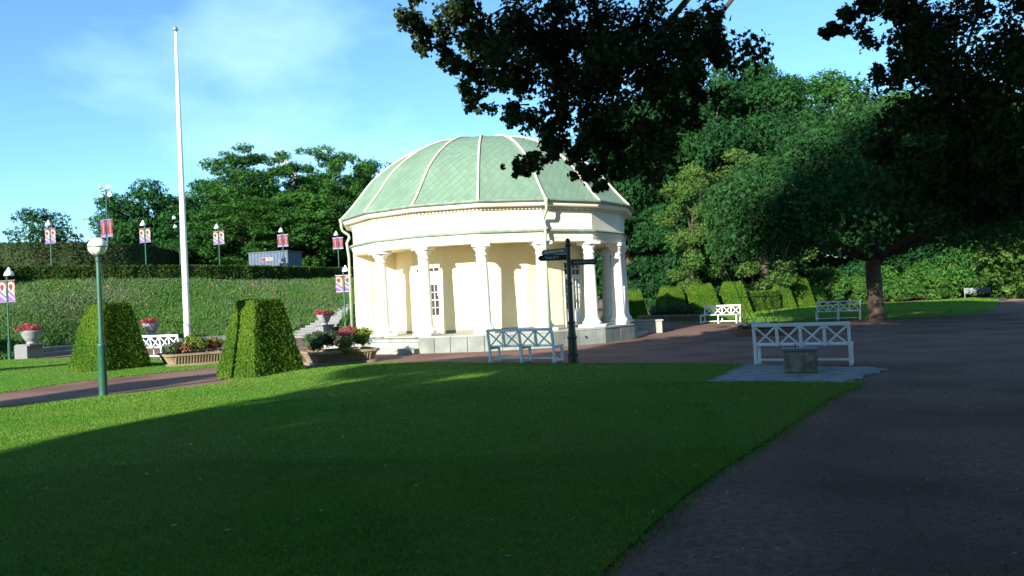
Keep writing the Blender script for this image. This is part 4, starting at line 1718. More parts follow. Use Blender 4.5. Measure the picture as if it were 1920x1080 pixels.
planter('carved stone trough with pink flowers behind the large yew, nearest the pavilion', (-5.25, 23.2, 0), rad(28), 1.0, .85, .40, [
    ('shrub', -.65, .25, .72, .34, 'plant_dark', .10, 900), ('shrub', -.75, -.25, .60, .28, 'plant_dark', .10, 700), ('shrub', -.2, .55, .70, .34, 'plant_dark', .10, 800),
    ('bedding_plant', .1, -.3, .58, .30, 'plant_lime', .085, 900), ('bedding_plant', .7, .1, .66, .32, 'plant_lime', .085, 900), ('bedding_plant', -.1, -.82, .36, .15, 'plant_lime', .07, 300),
    ('bedding_plant', .3, .2, .86, .30, 'plant_rust', .07, 420), ('bedding_plant', .85, .3, .80, .30, 'plant_lime', .085, 500), ('blossom', .25, -.1, .86, .38, 'flower_pink', .05, 300)])
planter('carved stone trough with lime and rusty plants between the two yews', (-10.45, 25.3, 0.03), rad(33), 1.0, .85, .40, [
    ('shrub', -.7, -.3, .55, .28, 'plant_dark', .10, 700), ('bedding_plant', .1, -.2, .62, .34, 'plant_lime', .085, 1000), ('bedding_plant', .7, .3, .60, .30, 'plant_lime', .085, 900),
    ('bedding_plant', .45, 0, .60, .28, 'plant_rust', .08, 600), ('bedding_plant', -.35, -.45, .56, .24, 'plant_rust', .08, 400), ('bedding_plant', -.1, .4, .78, .25, 'plant_lime', .08, 500)])
planter('low stone trough with a dark dome of shrubs beyond the pavilion steps', (8.75, 42.1, 0), rad(-35), 1.9, .7, .44, [
    ('shrub', -.9, 0, .50, .55, 'plant_dark', .12, 1200), ('shrub', 0, 0, .65, .65, 'plant_dark', .12, 1500), ('shrub', .8, 0, .55, .5, 'plant_dark', .12, 900), ('bedding_plant', 1.4, 0, .45, .25, 'plant_lime', .1, 300)])


def urn(label, loc, rz, n_fl=500):
    t = thing('flower_urn', label, 'flower urn', loc, rz, 'flower urns on square pedestals')
    mb = MB()
    mb.box((-.38, -.38, 0), (.38, .38, .62))
    mb.build('pedestal', M['granite'], t, bevel=.01)
    mb = MB()
    mb.box((-.43, -.43, .622), (.43, .43, .70))
    mb.build('pedestal_cap', M['granite'], t, bevel=.01)
    mb = MB()
    mb.lathe([(.20, .702), (.20, .75), (.16, .78), (.17, .80), (.25, .86), (.33, 1.0), (.40, 1.18), (.44, 1.24), (.44, 1.28), (.39, 1.28), (.35, 1.18)], 20)
    mb.build('bowl', M['urn'], t, smooth=True)
    P, N = clump_points([(rpl.normal() * .25, rpl.normal() * .25, 1.30 + rpl.random() * .14, .26, .26, .17) for _ in range(7)], n_fl, rpl, .2, .5)
    link('blossom', leaf_mesh('blossom', [(P, .08 * rpl.uniform(.6, 1.4, n_fl), N, T_SPRIG, 0)], M['flower_red']), t)
    P, N = clump_points([(rpl.normal() * .2, rpl.normal() * .2, 1.34, .24, .24, .15) for _ in range(5)], n_fl // 2, rpl, .2, .5)
    tag(link('greenery', leaf_mesh('greenery', [(P, .08 * rpl.uniform(.6, 1.4, n_fl // 2), N, T_SPRIG, 0)], M['plant_dark']), t), kind='stuff')
    return t


u1 = urn('stone urn overflowing with red flowers at the far left edge', (-20.95, 33.6, 0), rad(-20))
u1.children[-2].location = (-.12, -.05, .04)
urn('stone urn of red flowers standing behind the white bench and flagpole', (-19.0, 40.6, 0.02), rad(-30), 380)
urn('stone urn of pink red flowers at the foot of the garden stairs', (-11.0, 45.0, 0), rad(-20), 520)

# round brick bed with a willow trellis
bd = thing('flower_bed', 'low round brick bed with white flowers behind the nearest bench', 'flower bed', (8.95, 27.4, 0))
NB = 40
for lay in range(3):
    mb = MB()
    r1_, r0_ = 1.05, .93
    w_ = 2 * PI / NB * .47
    mb.prism([(r0_ * math.cos(-w_), r0_ * math.sin(-w_)), (r1_ * math.cos(-w_), r1_ * math.sin(-w_)), (r1_ * math.cos(w_), r1_ * math.sin(w_)), (r0_ * math.cos(w_), r0_ * math.sin(w_))], 0, .075)
    bme = mb.mesh('brick', M['brick'])
    for k in range(NB):
        link('brick', bme, bd, (0, 0, lay * .083), 2 * PI * (k + .5 * (lay % 2)) / NB)
mb = MB()
mb.lathe([(.92, 0), (.92, .22)], 32)
mb.build('soil', M['soil'], bd)
P, N = clump_points([(.7 * math.cos(a) * f_, .7 * math.sin(a) * f_, .28, .28, .28, .14) for a, f_ in zip(np.linspace(0, 6, 14), [1, .5] * 7)], 2600, rpl, .2, .6)
P[:, 2] = np.maximum(P[:, 2], .2)
tag(link('greenery', leaf_mesh('greenery', [(P, .09 * rpl.uniform(.6, 1.4, len(P)), N, T_SPRIG, 0)], M['plant_dark']), bd), kind='stuff')
P, N = clump_points([(-.55, -.45, .42, .22, .2, .1), (-.25, -.6, .42, .2, .16, .09), (-.8, .0, .4, .12, .12, .06)], 150, rpl, .2, .6)
link('blossom', leaf_mesh('blossom', [(P, .075 * rpl.uniform(.6, 1.4, len(P)), N, T_SPRIG, 0)], M['flower_white']), bd)
tr_ = thing('trellis', 'tall flaring trellis of thin crossed sticks rising from the brick bed', 'trellis', (8.75, 27.5, .2))
for k in range(12):
    a = 2 * PI * k / 12 + .2
    tw = rad(95) if k % 2 else rad(-95)
    mb = MB()
    top_h = 2.8 + .3 * math.sin(k * 2.1)
    mb.tube([(.75 * math.cos(a), .75 * math.sin(a), -.1), (1.28 * math.cos(a + tw), 1.28 * math.sin(a + tw), top_h)], [.011, .008], 5)
    mb.build('stick', M['stick'], tr_)
mb = MB()
mb.tube([(.70 * math.cos(a), .70 * math.sin(a), 1.16) for a in np.linspace(0, 2 * PI, 25)], .013, 5, cap=False)
mb.build('hoop', M['stick'], tr_)

# ------------------------------------------------------------------ stone block and paved patch
PATCH = np.array([(3.46, 13.88), (4.5, 13.45), (5.43, 12.75), (6.05, 13.6), (7.05, 14.65), (6.9, 15.0), (5.2, 16.55), (4.9, 16.6)])
pp = MB()
pp.prism([tuple(p) for p in PATCH], -.02, .004)
pv = pp.build('paved_patch', M['joint'])
tag(pv, kind='structure')
ang = rad(-28)
ca, sa = math.cos(ang), math.sin(ang)
PWX, PWY = .228, .114
mb = MB()
mb.box((-PWX / 2 + .005, -PWY / 2 + .005, 0), (PWX / 2 - .005, PWY / 2 - .005, .028))
pav_me = mb.mesh('paver', M['paver'])
bm = bmesh.new()
bm.from_mesh(pav_me)
bmesh.ops.bevel(bm, geom=[e for e in bm.edges if all(v.co.z > .02 for v in e.verts)], offset=.006, segments=1, affect='EDGES')
bm.to_mesh(pav_me)
bm.free()
rq = random.Random(2)
cnt = 0
for j in range(-22, 30):
    for i in range(-14, 14):
        u, v = (i + (.5 if j % 2 else 0)) * PWX, j * PWY
        x, y = 5.2 + u * ca - v * sa, 14.6 + u * sa + v * ca
        if in_poly(np.array([[x, y]]), PATCH)[0] and edge_dist(np.array([[x, y]]), PATCH)[0] > .045:
            link('paver', pav_me, pv, (x, y, .001 + rq.uniform(0, .006)), ang + rq.uniform(-.012, .012))
            cnt += 1
bk = thing('stone_block', 'squat square stone block with dark metal lid standing on the pavers', 'stone block', (5.42, 14.75, .032), rad(-19))
mb = MB()
mb.box((-.30, -.26, 0), (.30, .26, .40))
mb.build('block_body', M['block'], bk, bevel=.02)
mb = MB()
mb.box((-.32, -.28, .402), (.32, .28, .45))
mb.build('lid', M['block_top'], bk, bevel=.008)
mb = MB()
mb.tube([(-.08, -.05, .45), (-.08, -.05, .54)], .012, 6)
mb.build('spout', M['black'], bk)

# ------------------------------------------------------------------ shed and crane on the hill
sh = thing('shed', 'blue grey corrugated site shed among the trees above the hedge', 'shed', (-19.5, 64.2, 4.2), rad(-12))
mb = MB()
nn = 48
vs, fs = [], []
for k in range(nn + 1):
    x = -1.75 + 3.5 * k / nn
    y = -1.2 - (.05 if (k // 2) % 2 else 0)
    vs += [(x, y, 0), (x, y, 2.22)]
fs = [(2 * k, 2 * k + 2, 2 * k + 3, 2 * k + 1) for k in range(nn)]
mb.add(vs, fs)
mb.build('corrugated_side', M['shed'], sh)
mb = MB()
mb.box((-1.74, -1.19, 0), (1.74, 1.2, 2.2))
mb.build('shed_body', M['shed'], sh)
mb = MB()
mb.box((-1.82, -1.30, 2.221), (1.82, 1.26, 2.29))
mb.build('roof', M['shed'], sh)
mb = MB()
mb.box((-.55, -1.29, 1.50), (.50, -1.262, 1.80))
sg = mb.build('sign_board', M['b_pale'], sh)
for x0, x1, mk in ((-.52, -.18, 'b_maroon'), (-.08, .47, 'skirt')):
    mb = MB()
    mb.box((x0, -1.296, 1.53), (x1, -1.291, 1.77))
    mb.build('sign_face', M[mk], sg)
mb = MB()
mb.box((-1.9, -1.75, 0), (-1.0, -1.30, .75))
mb.build('meter_box', M['shed_box'], sh)

cr = thing('crane', 'distant lattice crane jib poking above the treetops', 'crane', (-67.0, 250, 4))


def lattice(mb, p, q, w0, w1, n, r):
    p, q = Vector(p), Vector(q)
    d = (q - p).normalized()
    s = d.cross(Vector((0, 1, 0))).normalized()
    u = Vector((0, 1, 0))
    prev = None
    for k in range(n + 1):
        t_ = k / n
        c = p.lerp(q, t_)
        w = w0 + (w1 - w0) * t_
        cs = [c + s * w + u * w, c - s * w + u * w, c - s * w - u * w, c + s * w - u * w]
        if prev:
            for i in range(4):
                mb.tube([prev[i], cs[i]], r, 4)
                mb.tube([prev[i], cs[(i + 1) % 4]], r * .6, 4)
        prev = cs


mb = MB()
lattice(mb, (0, 0, 0), (0, 0, 36), .9, .9, 16, .12)
mb.build('mast', M['crane_white'], cr)
mb = MB()
lattice(mb, (2.0, 0, 36), (-7.5, 0, 48.7), .9, .25, 12, .14)
mb.build('jib', M['crane'], cr)
mb = MB()
lattice(mb, (0, 0, 36), (-4.4, 0, 46.3), 1.0, .35, 8, .10)
mb.build('a_frame', M['crane_white'], cr)
mb = MB()
mb.tube([(-4.2, 0, 46.5), (4.5, 0, 38)], .07, 4)
mb.tube([(-7.5, 0, 48.7), (-7.5, 0, 44.9)], .05, 4)
mb.build('cable', M['steel'], cr)
mb = MB()
mb.lathe([(.1, 44.9), (.35, 44.6), (.35, 43.9), (.1, 43.6)], 8, (-7.5, 0, 0))
mb.build('hook_block', M['crane'], cr)

# ------------------------------------------------------------------ trees
rt = np.random.default_rng(77)


def limb_mesh(h, r0, ends, rng, split=.42, name='trunk'):
    mb = MB()
    top = h * .72
    mb.tube([(0, 0, -.2), (0, 0, .15), (rng.normal() * .04 * h * .2, 0, h * .25), (rng.normal() * .05 * h * .3, rng.normal() * .03 * h, top)], [r0 * 1.6, r0 * 1.1, r0 * .85, r0 * .25], 9)
    for e in ends:
        z0 = min(max(e[2] * .55, h * split * .6), top * .9)
        s_ = Vector((0, 0, z0))
        e_ = Vector(e)
        mid_ = s_.lerp(e_, .5) + Vector((rng.normal() * .3, rng.normal() * .3, .25))
        mb.tube([s_, mid_, e_], [r0 * .42, r0 * .26, r0 * .06], 6)
    return mb.mesh(name, M['bark'], smooth=True)


def crown_kind(kind, W, H, n, size, mleaf, seed, t0=.25):
    rng = np.random.default_rng(seed)
    cl, ends = [], []
    R = W / 2
    if kind == 'broad':
        for _ in range(58):
            d = rng.normal(size=3)
            d /= np.linalg.norm(d)
            f = .92 * rng.random() ** .4
            zc = H * (t0 + (1 - t0) * .5)
            r = rng.uniform(.17, .30) * R
            p = (d[0] * f * R, d[1] * f * R, zc + d[2] * f * H * (1 - t0) * .5)
            cl.append((*p, r * 1.15, r * 1.15, r * .85))
        ends = [c[:3] for c in cl[::4]]
    elif kind == 'layered':
        for k in range(150):
            f = rng.random() ** .5
            a = rng.uniform(0, 2 * PI)
            lv = rng.integers(0, 7) / 6
            z = H * (t0 + (.97 - t0) * lv)
            rr = R * (.5 + .5 * math.sin(PI * (.18 + .72 * lv))) * f
            r = rng.uniform(.10, .24) * R
            cl.append((rr * math.cos(a), rr * math.sin(a), z + rng.normal() * .6, r * 1.1, r, r * .5))
        for k in range(40):
            a, f, v = rng.uniform(0, 2 * PI), rng.random() ** .5, rng.random()
            r = rng.uniform(.16, .26) * R
            cl.append((R * .75 * f * math.cos(a), R * .75 * f * math.sin(a), H * (t0 + .05 + .58 * v), r, r, r * .8))
        ends = [c[:3] for c in cl[::8]]
    elif kind == 'cone':
        for k in range(110):
            v = rng.random() ** .85 * .97
            a = rng.uniform(0, 2 * PI)
            rr = R * (1 - v) ** .8 * rng.uniform(.4, 1.0)
            z = H * (t0 * .4 + (1 - t0 * .4) * v)
            r = R * (.11 + .22 * (1 - v))
            cl.append((rr * math.cos(a), rr * math.sin(a), z - r * .4, r * .85, r * .85, r * 1.15))
        ends = [c[:3] for c in cl[::7]]
    elif kind == 'weep':
        for k in range(70):
            a = rng.uniform(0, 2 * PI)
            f = rng.random() ** .6
            dome = H * (.97 - .40 * f * f) * rng.uniform(.90, 1.0)
            r = rng.uniform(.10, .19) * W / 2
            x, y = R * f * math.cos(a), R * f * math.sin(a)
            cl.append((x, y, dome - r, r * 1.2, r * 1.2, r))
            if rng.random() < .85:
                zz_ = max(dome - r - rng.uniform(.12, .42) * H, 2.3 + r * 1.5)
                cl.append((x * 1.05, y * 1.05, zz_, r, r, r * 1.5))
        ends = [c[:3] for c in cl[::5]]
    elif kind == 'shrub':
        for k in range(30):
            a = rng.uniform(0, 2 * PI)
            f = rng.random() ** .5
            r = rng.uniform(.18, .3) * R
            z = H * (1 - .55 * f * f) * rng.uniform(.25, .95)
            cl.append((R * .8 * f * math.cos(a), R * .8 * f * math.sin(a), max(z, r * .7), r, r, r * .9))
        ends = [c[:3] for c in cl[::6]]
    P, N = clump_points(cl, n, rng, .35, .35)
    P[:, 2] = np.maximum(P[:, 2], .05)
    me = leaf_mesh('crown', [(P, size * rng.uniform(.55, 1.5, n), N, T_SPRIG, 0)], mleaf)
    return me, ends


PROTO = {}


def proto(key, kind, W, H, n, size, mk, seed, t0=.25, r0=.22):
    cme, ends = crown_kind(kind, W, H, n, size, M[mk], seed, t0)
    tme_ = limb_mesh(H, r0, ends, np.random.default_rng(seed + 1))
    PROTO[key] = (cme, tme_, W, H)


proto('broad_a', 'broad', 10, 11, 20000, .34, 'leaf_b', 1, .16, .28)
proto('broad_b', 'broad', 9, 12, 18000, .32, 'leaf_a', 2, .14, .26)
proto('layer', 'layered', 10.5, 13, 30000, .27, 'leaf_a', 3, .20, .24)
proto('sparse', 'broad', 7.6, 10, 4600, .30, 'leaf_d', 4, .12, .20)
proto('big', 'broad', 15, 26, 46000, .38, 'leaf_a', 5, .10, .45)
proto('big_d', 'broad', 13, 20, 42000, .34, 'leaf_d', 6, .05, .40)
proto('cone', 'cone', 9, 27, 24000, .40, 'leaf_b', 7, .15, .35)
proto('feather', 'broad', 4.6, 11.2, 18000, .16, 'leaf_c', 8, .04, .16)
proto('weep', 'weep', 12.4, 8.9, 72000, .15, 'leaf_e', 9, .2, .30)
proto('shrub', 'shrub', 6.5, 3.3, 7000, .24, 'leaf_shrub', 10, 0, .06)
proto('shrub_d', 'shrub', 5.5, 5.5, 6000, .26, 'leaf_d', 12, 0, .08)
proto('lit', 'layered', 9.5, 9.5, 15000, .30, 'leaf_c', 13, .12, .22)


def tree(key, name, label, x, y, z, W, H, rz, cat='tree', group=None):
    cme, tme_, pw, ph = PROTO[key]
    t = thing(name, label, cat, (x, y, z), rz, group)
    link('trunk' if cat == 'tree' else 'stems', tme_, t)
    link('crown' if cat == 'tree' else 'foliage', cme, t)
    t.scale = (W / pw, W / pw, H / ph)
    return t


GH = 'trees on the hill above the hedge'
for a in (
        ('sparse', 'lone_tree', 'small lone airy tree against the sky at the far left', -51.2, 85, 4.2, 7.8, 10.1, .3),
        ('broad_a', 'park_tree', 'dense dark round tree behind the tall floodlight mast', -35.7, 75, 4.2, 9.6, 10.1, 1.3),
        ('broad_b', 'park_tree', 'dark tree rising directly behind the flagpole', -32.4, 83, 4.2, 9.0, 12.0, 2.2),
        ('layer', 'park_tree', 'tall tree with flat feathery layers left of the crane', -25.6, 78, 4.2, 11.6, 13.2, .6),
        ('layer', 'park_tree', 'layered tree with wispy top just right of the crane', -18.6, 81, 4.2, 9.0, 13.5, 2.9),
        ('broad_b', 'park_tree', 'tall round tree touching the dome outline on its left', -14.6, 88, 4.2, 9.5, 14.2, 4.0),
        ('layer', 'park_tree', 'low spreading bright green tree above the blue shed', -24.4, 70.5, 4.2, 9.4, 7.4, 4.4),
        ('broad_b', 'park_tree', 'mid green tree behind the shed and maroon banners', -19.3, 74, 4.2, 10.0, 8.6, 5.2),
        ('broad_a', 'park_tree', 'dark tree behind the pavilion downpipe and last banner lamp', -14.2, 76, 4.2, 7.5, 8.4, 1.0),
        ('broad_b', 'park_tree', 'round tree filling the gap between the two layered trees', -22.5, 86, 4.2, 10.5, 12.2, 1.7),
        ('broad_a', 'park_tree', 'dense tree between the flagpole and the layered tree', -28.6, 84, 4.2, 10.0, 11.6, .2),
        ('broad_b', 'park_tree', 'tree just behind the dome edge, left of the round tall tree', -17.4, 92, 4.2, 9.5, 13.4, 2.6),
        ('broad_a', 'park_tree', 'dark tree filling the gap behind the flagpole foot', -29.0, 72, 4.2, 7.5, 7.2, 3.0)):
    tree(*a, group=GH)
for i, (x, y, W, H) in enumerate(((-34, 100, 16, 7), (-24, 98, 16, 8), (-12, 98, 16, 8), (-43, 96, 9, 5))):
    tree('shrub_d', 'undergrowth_bush', 'dark undergrowth seen between the trunks on the hill', x, y, 4.2, W, H, i * 1.4, 'bush', 'dark undergrowth on the hill')
GF = 'woodland trees behind the garden'
for a in (
        ('cone', 'conifer', 'tall pointed tree against the sky right of the overhanging branch', 27.4, 85, 0, 12.5, 27.8, .4),
        ('big', 'woodland_tree', 'huge sunlit woodland tree filling the skyline on the right', 35.5, 79, 0, 17.5, 26.2, 1.1),
        ('big', 'woodland_tree', 'tall woodland tree between the pointed tree and the huge tree', 33.8, 95, 0, 13.0, 26.5, 2.6),
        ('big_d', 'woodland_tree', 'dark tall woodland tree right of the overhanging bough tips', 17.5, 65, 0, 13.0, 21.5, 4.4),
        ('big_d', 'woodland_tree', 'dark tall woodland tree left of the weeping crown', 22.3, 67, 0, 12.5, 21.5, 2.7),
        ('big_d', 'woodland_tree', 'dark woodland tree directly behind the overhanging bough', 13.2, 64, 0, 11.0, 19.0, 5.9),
        ('big', 'woodland_tree', 'tall woodland tree just left of the pointed tree', 23.6, 93, 0, 13.0, 27.0, 0.2),
        ('broad_a', 'woodland_tree', 'tall narrow woodland tree just right of the pointed tree', 30.5, 88, 0, 9.0, 26.5, 3.6),
        ('big', 'woodland_tree', 'tall woodland tree half hidden behind the overhanging bough', 18.6, 88, 0, 15.0, 25.0, 5.3),
        ('cone', 'conifer', 'dark broad conifer beyond the dome, behind the overhanging bough', 14.0, 80, 0, 11.0, 22.0, 2.4),
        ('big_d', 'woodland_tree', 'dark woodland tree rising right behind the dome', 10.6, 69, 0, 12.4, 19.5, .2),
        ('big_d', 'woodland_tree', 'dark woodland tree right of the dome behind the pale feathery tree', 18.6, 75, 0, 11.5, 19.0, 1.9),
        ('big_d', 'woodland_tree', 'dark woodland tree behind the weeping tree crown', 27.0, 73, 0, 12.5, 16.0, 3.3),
        ('big', 'woodland_tree', 'woodland tree behind the shaded crown on the far right', 51.0, 90, 0, 17.0, 27.5, 4.1),
        ('big_d', 'woodland_tree', 'dark woodland tree above the far shrub border', 40.5, 77, 0, 15.5, 16.5, 5.0),
        ('big_d', 'woodland_tree', 'dark woodland tree at the far right edge behind the sunlit leaves', 57, 82, 0, 17, 22, .9),
        ('feather', 'feathery_tree', 'pale feathery sunlit tree right of the pavilion', 13.0, 55.5, 0, 5.2, 12.0, .7),
        ('feather', 'feathery_tree', 'pale feathery sunlit tree just behind the weeping crown', 18.6, 57, 0, 7.5, 13.2, 2.1),
        ('lit', 'bright_tree', 'bright yellow green layered tree at the right edge above the border', 39.3, 56, 0, 11.5, 10.4, .5)):
    tree(*a, group=GF)
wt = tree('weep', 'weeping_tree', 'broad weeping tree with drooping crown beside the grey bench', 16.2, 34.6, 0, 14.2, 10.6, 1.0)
mb = MB()
mb.tube([(0, 0, -.1), (0.02, 0, .12), (.05, 0, .6), (.0, .05, 1.6), (-.05, 0, 2.6), (.1, 0, 4.0)], [.46, .34, .28, .25, .23, .16], 14)
mb.tube([(-.02, 0, 2.2), (.8, .1, 3.4), (2.0, .3, 5.2)], [.16, .10, .05], 8)
mb.tube([(-.02, 0, 2.4), (-.9, .2, 3.8), (-2.2, .1, 5.6)], [.16, .10, .05], 8)
mb.build('trunk_base', M['bark'], wt, smooth=True)
DU = 'dark undergrowth behind the garden'
for i in range(11):
    tree('shrub_d', 'undergrowth_bush', 'dark undergrowth bush filling the wood behind the garden', 4 + i * 7.5, 84 + (i % 3) * 4, 0, 12, 8.5 + (i % 2) * 2, i * 1.3, 'bush', DU)
SB = 'loose shrubs forming the far border'
for i, (x, y, W, H) in enumerate(((23.6, 65, 6.5, 3.0), (27.0, 66, 6.5, 3.3), (31.0, 66.5, 7, 3.2), (35.0, 67.5, 7, 3.4), (39.0, 68.0, 7, 4.6), (43.2, 69.5, 7, 4.4), (47.5, 71, 7, 4.0), (52, 73, 7, 4.2))):
    tree('shrub', 'border_shrub', ['leftmost loose shrub of the far border, beside the last yew', 'loose green shrub of the far border left of the weeping trunk', 'loose green shrub of the border right of the weeping trunk',
                                   'loose green shrub left of the slatted bench', 'tall loose shrub directly behind the slatted bench', 'loose shrub just right of the slatted bench', 'loose shrub near the right edge behind the gravel bend',
                                   'rightmost loose shrub of the far border'][i], x, y, 0, W, H, i * 1.1, 'shrub', SB)
tree('shrub_d', 'dark_shrub', 'tall dark shrub behind the border, seen below the weeping crown', 28.6, 71, 0, 10, 8.5, 2.2, 'shrub')
tree('shrub', 'garden_shrub', 'rounded green shrub between the garden stairs and the pavilion', -9.1, 45.8, 0, 2.6, 1.9, .4, 'shrub')
tree('shrub', 'garden_shrub', 'low dark green shrub at the foot of the far left banner lamp', -23.9, 34.9, 0, 3.2, 1.4, 1.4, 'shrub')
for i, (x, y, W, H) in enumerate(((9.6, 57, 5, 5.0), (13.0, 58, 5, 4.0), (16.8, 60, 5.5, 5.0), (20.5, 63, 5.5, 5.5))):
    tree('shrub_d', 'dark_shrub', ['dark shrub in shade behind the leftmost yews', 'dark shrub between the sunlit yews', 'dark shrub behind the low clipped hedge', 'dark shrub behind the right pair of yews'][i], x, y, 0, W, H, i * 1.7, 'shrub')

# the lobed-leaf tree whose boughs hang into the picture; its trunk stands outside the frame on the right
CL = [(-1.57, 13.21, 6.56, 0.27), (-1.35, 14.13, 6.63, 0.35), (-0.86, 13.61, 6.81, 0.47), (-1.01, 14.31, 6.28, 0.26), (-0.38, 14.38, 6.68, 0.58), (-0.52, 12.7, 5.52, 0.16), (-0.09, 12.54, 5.45, 0.42),
      (-0.61, 15.01, 5.65, 0.29), (0.2, 13.28, 6.27, 0.64), (0.44, 13.2, 5.4, 0.53), (0.21, 15.49, 5.36, 0.34), (0.98, 13.91, 6.45, 0.77), (1.22, 15.01, 5.88, 0.72), (0.91, 13.93, 4.81, 0.48), (1.82, 14.42, 6.69, 0.8),
      (1.78, 12.95, 5.36, 0.67), (1.74, 14.4, 4.88, 0.62), (1.48, 15.1, 4.48, 0.33), (0.53, 14.07, 4.2, 0.26), (0.26, 14.72, 4.14, 0.16), (1.58, 14.51, 3.99, 0.28), (1.57, 12.69, 3.48, 0.11), (2.68, 14.77, 6.67, 0.82),
      (2.74, 14.27, 5.6, 0.74), (2.35, 13.4, 4.53, 0.51), (2.98, 12.59, 5.9, 0.65), (3.64, 15.1, 5.9, 0.57), (3.78, 13.92, 6.32, 0.4), (4.11, 14.66, 6.05, 0.22), (3.84, 15.14, 5.48, 0.23), (3.19, 14.64, 5.07, 0.45),
      (2.33, 15.26, 4.31, 0.47), (2.76, 13.68, 4.19, 0.38), (0.86, 14.1, 4.35, 0.2), (5.55, 12.78, 5.92, 0.16), (6.68, 14.74, 6.87, 0.26), (7.08, 14.52, 6.9, 0.4), (6.03, 11.39, 5.78, 0.39), (6.36, 11.54, 5.18, 0.33),
      (6.15, 11.87, 4.96, 0.26), (8.78, 14.86, 6.63, 0.82), (8.31, 12.74, 5.7, 0.79), (7.83, 13.51, 5.15, 0.79), (7.9, 12.2, 4.52, 0.84), (6.8, 13.03, 4.51, 0.59), (6.17, 12.54, 3.9, 0.29), (6.42, 12.4, 3.43, 0.48),
      (7.66, 13.34, 3.81, 0.83), (8.57, 13.34, 3.67, 0.83), (8.55, 14.62, 3.2, 0.55), (7.51, 13.73, 3.13, 0.34), (9.21, 14.72, 2.98, 0.47), (9.74, 14.43, 3.32, 0.6), (10.55, 14.96, 5.75, 0.93), (9.58, 13.69, 4.16, 0.85)]
rn = np.random.default_rng(31)
nt_root = thing('overhanging_tree', 'dark lobed leaf tree whose boughs hang into the top of the view', 'tree', (13.2, 13.6, 0))
org = np.array([13.2, 13.6, 0])
Pl, Nl, Sl = [], [], []
for x, y, z, r in CL:
    k = int(130 + 2300 * r * r + 650 * r)
    sub = [(x + rn.normal() * r * .55, y + rn.normal() * r * 1.1, z + rn.normal() * r * .5, r * rn.uniform(.3, .6)) for _ in range(9)] + [(x, y, z, r * .75)]
    P, N = clump_points([(a, b, c_, q, q * 1.3, q * .85) for a, b, c_, q in sub], k, rn, .1, .5)
    P[:, 2] -= .04 * rn.random(len(P))
    Pl.append(P)
    Nl.append(N)
Pl, Nl = np.concatenate(Pl), np.concatenate(Nl)
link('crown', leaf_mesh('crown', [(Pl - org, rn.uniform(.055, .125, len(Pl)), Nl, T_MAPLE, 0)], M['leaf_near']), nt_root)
upc = []
for _ in range(170):
    a, f = rn.uniform(0, 2 * PI), rn.random() ** .5
    x, y = 7.5 + 13.5 * f * math.cos(a), 7.5 + 11 * f * math.sin(a)
    zmin = 1.65 + max(y, 1.0) * .42 + 1.9
    z = zmin + rn.random() * max(17 - 9 * f * f - zmin, .6)
    if (y > 16.5 and x < 8) or .875 * x - .485 * y < -6.2:
        continue
    upc.append((x, y, z, 1.7, 1.7, 1.0))
P, N = clump_points(upc, 52000, rn, .2, .5)
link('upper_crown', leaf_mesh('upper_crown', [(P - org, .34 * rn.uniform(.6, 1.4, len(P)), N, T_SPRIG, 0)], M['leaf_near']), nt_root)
mb = MB()
mb.tube([(0, 0, -.2), (0, 0, .2), (-.1, 0, 2), (-.3, .1, 5), (-.8, .2, 9), (-1.5, 0, 14)], [.75, .55, .48, .42, .33, .12], 14)
for e in ((-13.6, .6, 6.5), (-11.0, .8, 5.6), (-9.6, .9, 7.4), (-11.6, -.2, 4.9), (-5.6, -.6, 5.0), (-4.5, .8, 6.6), (-4.6, .2, 3.4), (-10.9, 1.6, 4.6)):
    e = Vector(e)
    s_ = Vector((-.35, .1, 5.0 + .35 * abs(e.x) * .5))
    m1, m2 = s_.lerp(e, .35) + Vector((0, 0, 3.2)), s_.lerp(e, .75) + Vector((0, 0, 2.6))
    mb.tube([s_, m1, m2, e], [.17, .10, .055, .012], 7)
for j in range(0, len(CL), 1):
    x, y, z, r = CL[j]
    if r < .3 or (3.3 < x < 5.5):
        continue
    p = Vector((x, y, z)) - Vector(org)
    q = p + Vector((r * .9, rn.normal() * .3, r * .7))
    mb.tube([q, p.lerp(q, .4) + Vector((0, 0, .12)), p + Vector((-r * .6, 0, -r * .3))], [.022, .014, .005], 5)
mb.build('trunk', M['bark'], nt_root, smooth=True)

# tall park trees behind the photographer that shade the foreground
SH = 'park trees shading the lawn from behind the viewpoint'


def back_tree(label, u, v, H, clumps, n, size=.42):
    """u across the sunlight, v along it"""
    x, y = u * .875 + v * .485, -u * .485 + v * .875
    t = thing('shade_tree', label, 'tree', (x, y, 0), 0, SH)
    cl = []
    for du, dv, z, ru, rz_ in clumps:
        for _ in range(9):
            d = rn.normal(size=3)
            d /= np.linalg.norm(d)
            f = rn.uniform(.2, .62)
            cu_, cv_ = du + d[0] * ru * f, dv + d[1] * ru * f
            cl.append((cu_ * .875 + cv_ * .485, -cu_ * .485 + cv_ * .875, z + d[2] * rz_ * f, ru * .42, ru * .42, rz_ * .42))
    P, N = clump_points(cl, n, rn, .15, .4)
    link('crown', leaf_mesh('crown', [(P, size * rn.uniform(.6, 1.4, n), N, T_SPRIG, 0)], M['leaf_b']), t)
    mb = MB()
    mb.tube([(0, 0, -.2), (0, 0, .2), (.1, 0, H * .4), (0, .1, H * .8)], [.7, .5, .38, .1], 10)
    for c_ in cl[::7]:
        mb.tube([(0, 0, H * .35), Vector((0, 0, H * .4)).lerp(Vector(c_[:3]), .6), c_[:3]], [.2, .12, .04], 6)
    mb.build('trunk', M['bark'], t, smooth=True)
    return t


SHL = 'tall leafy park tree standing behind the viewpoint, shading the lawn'
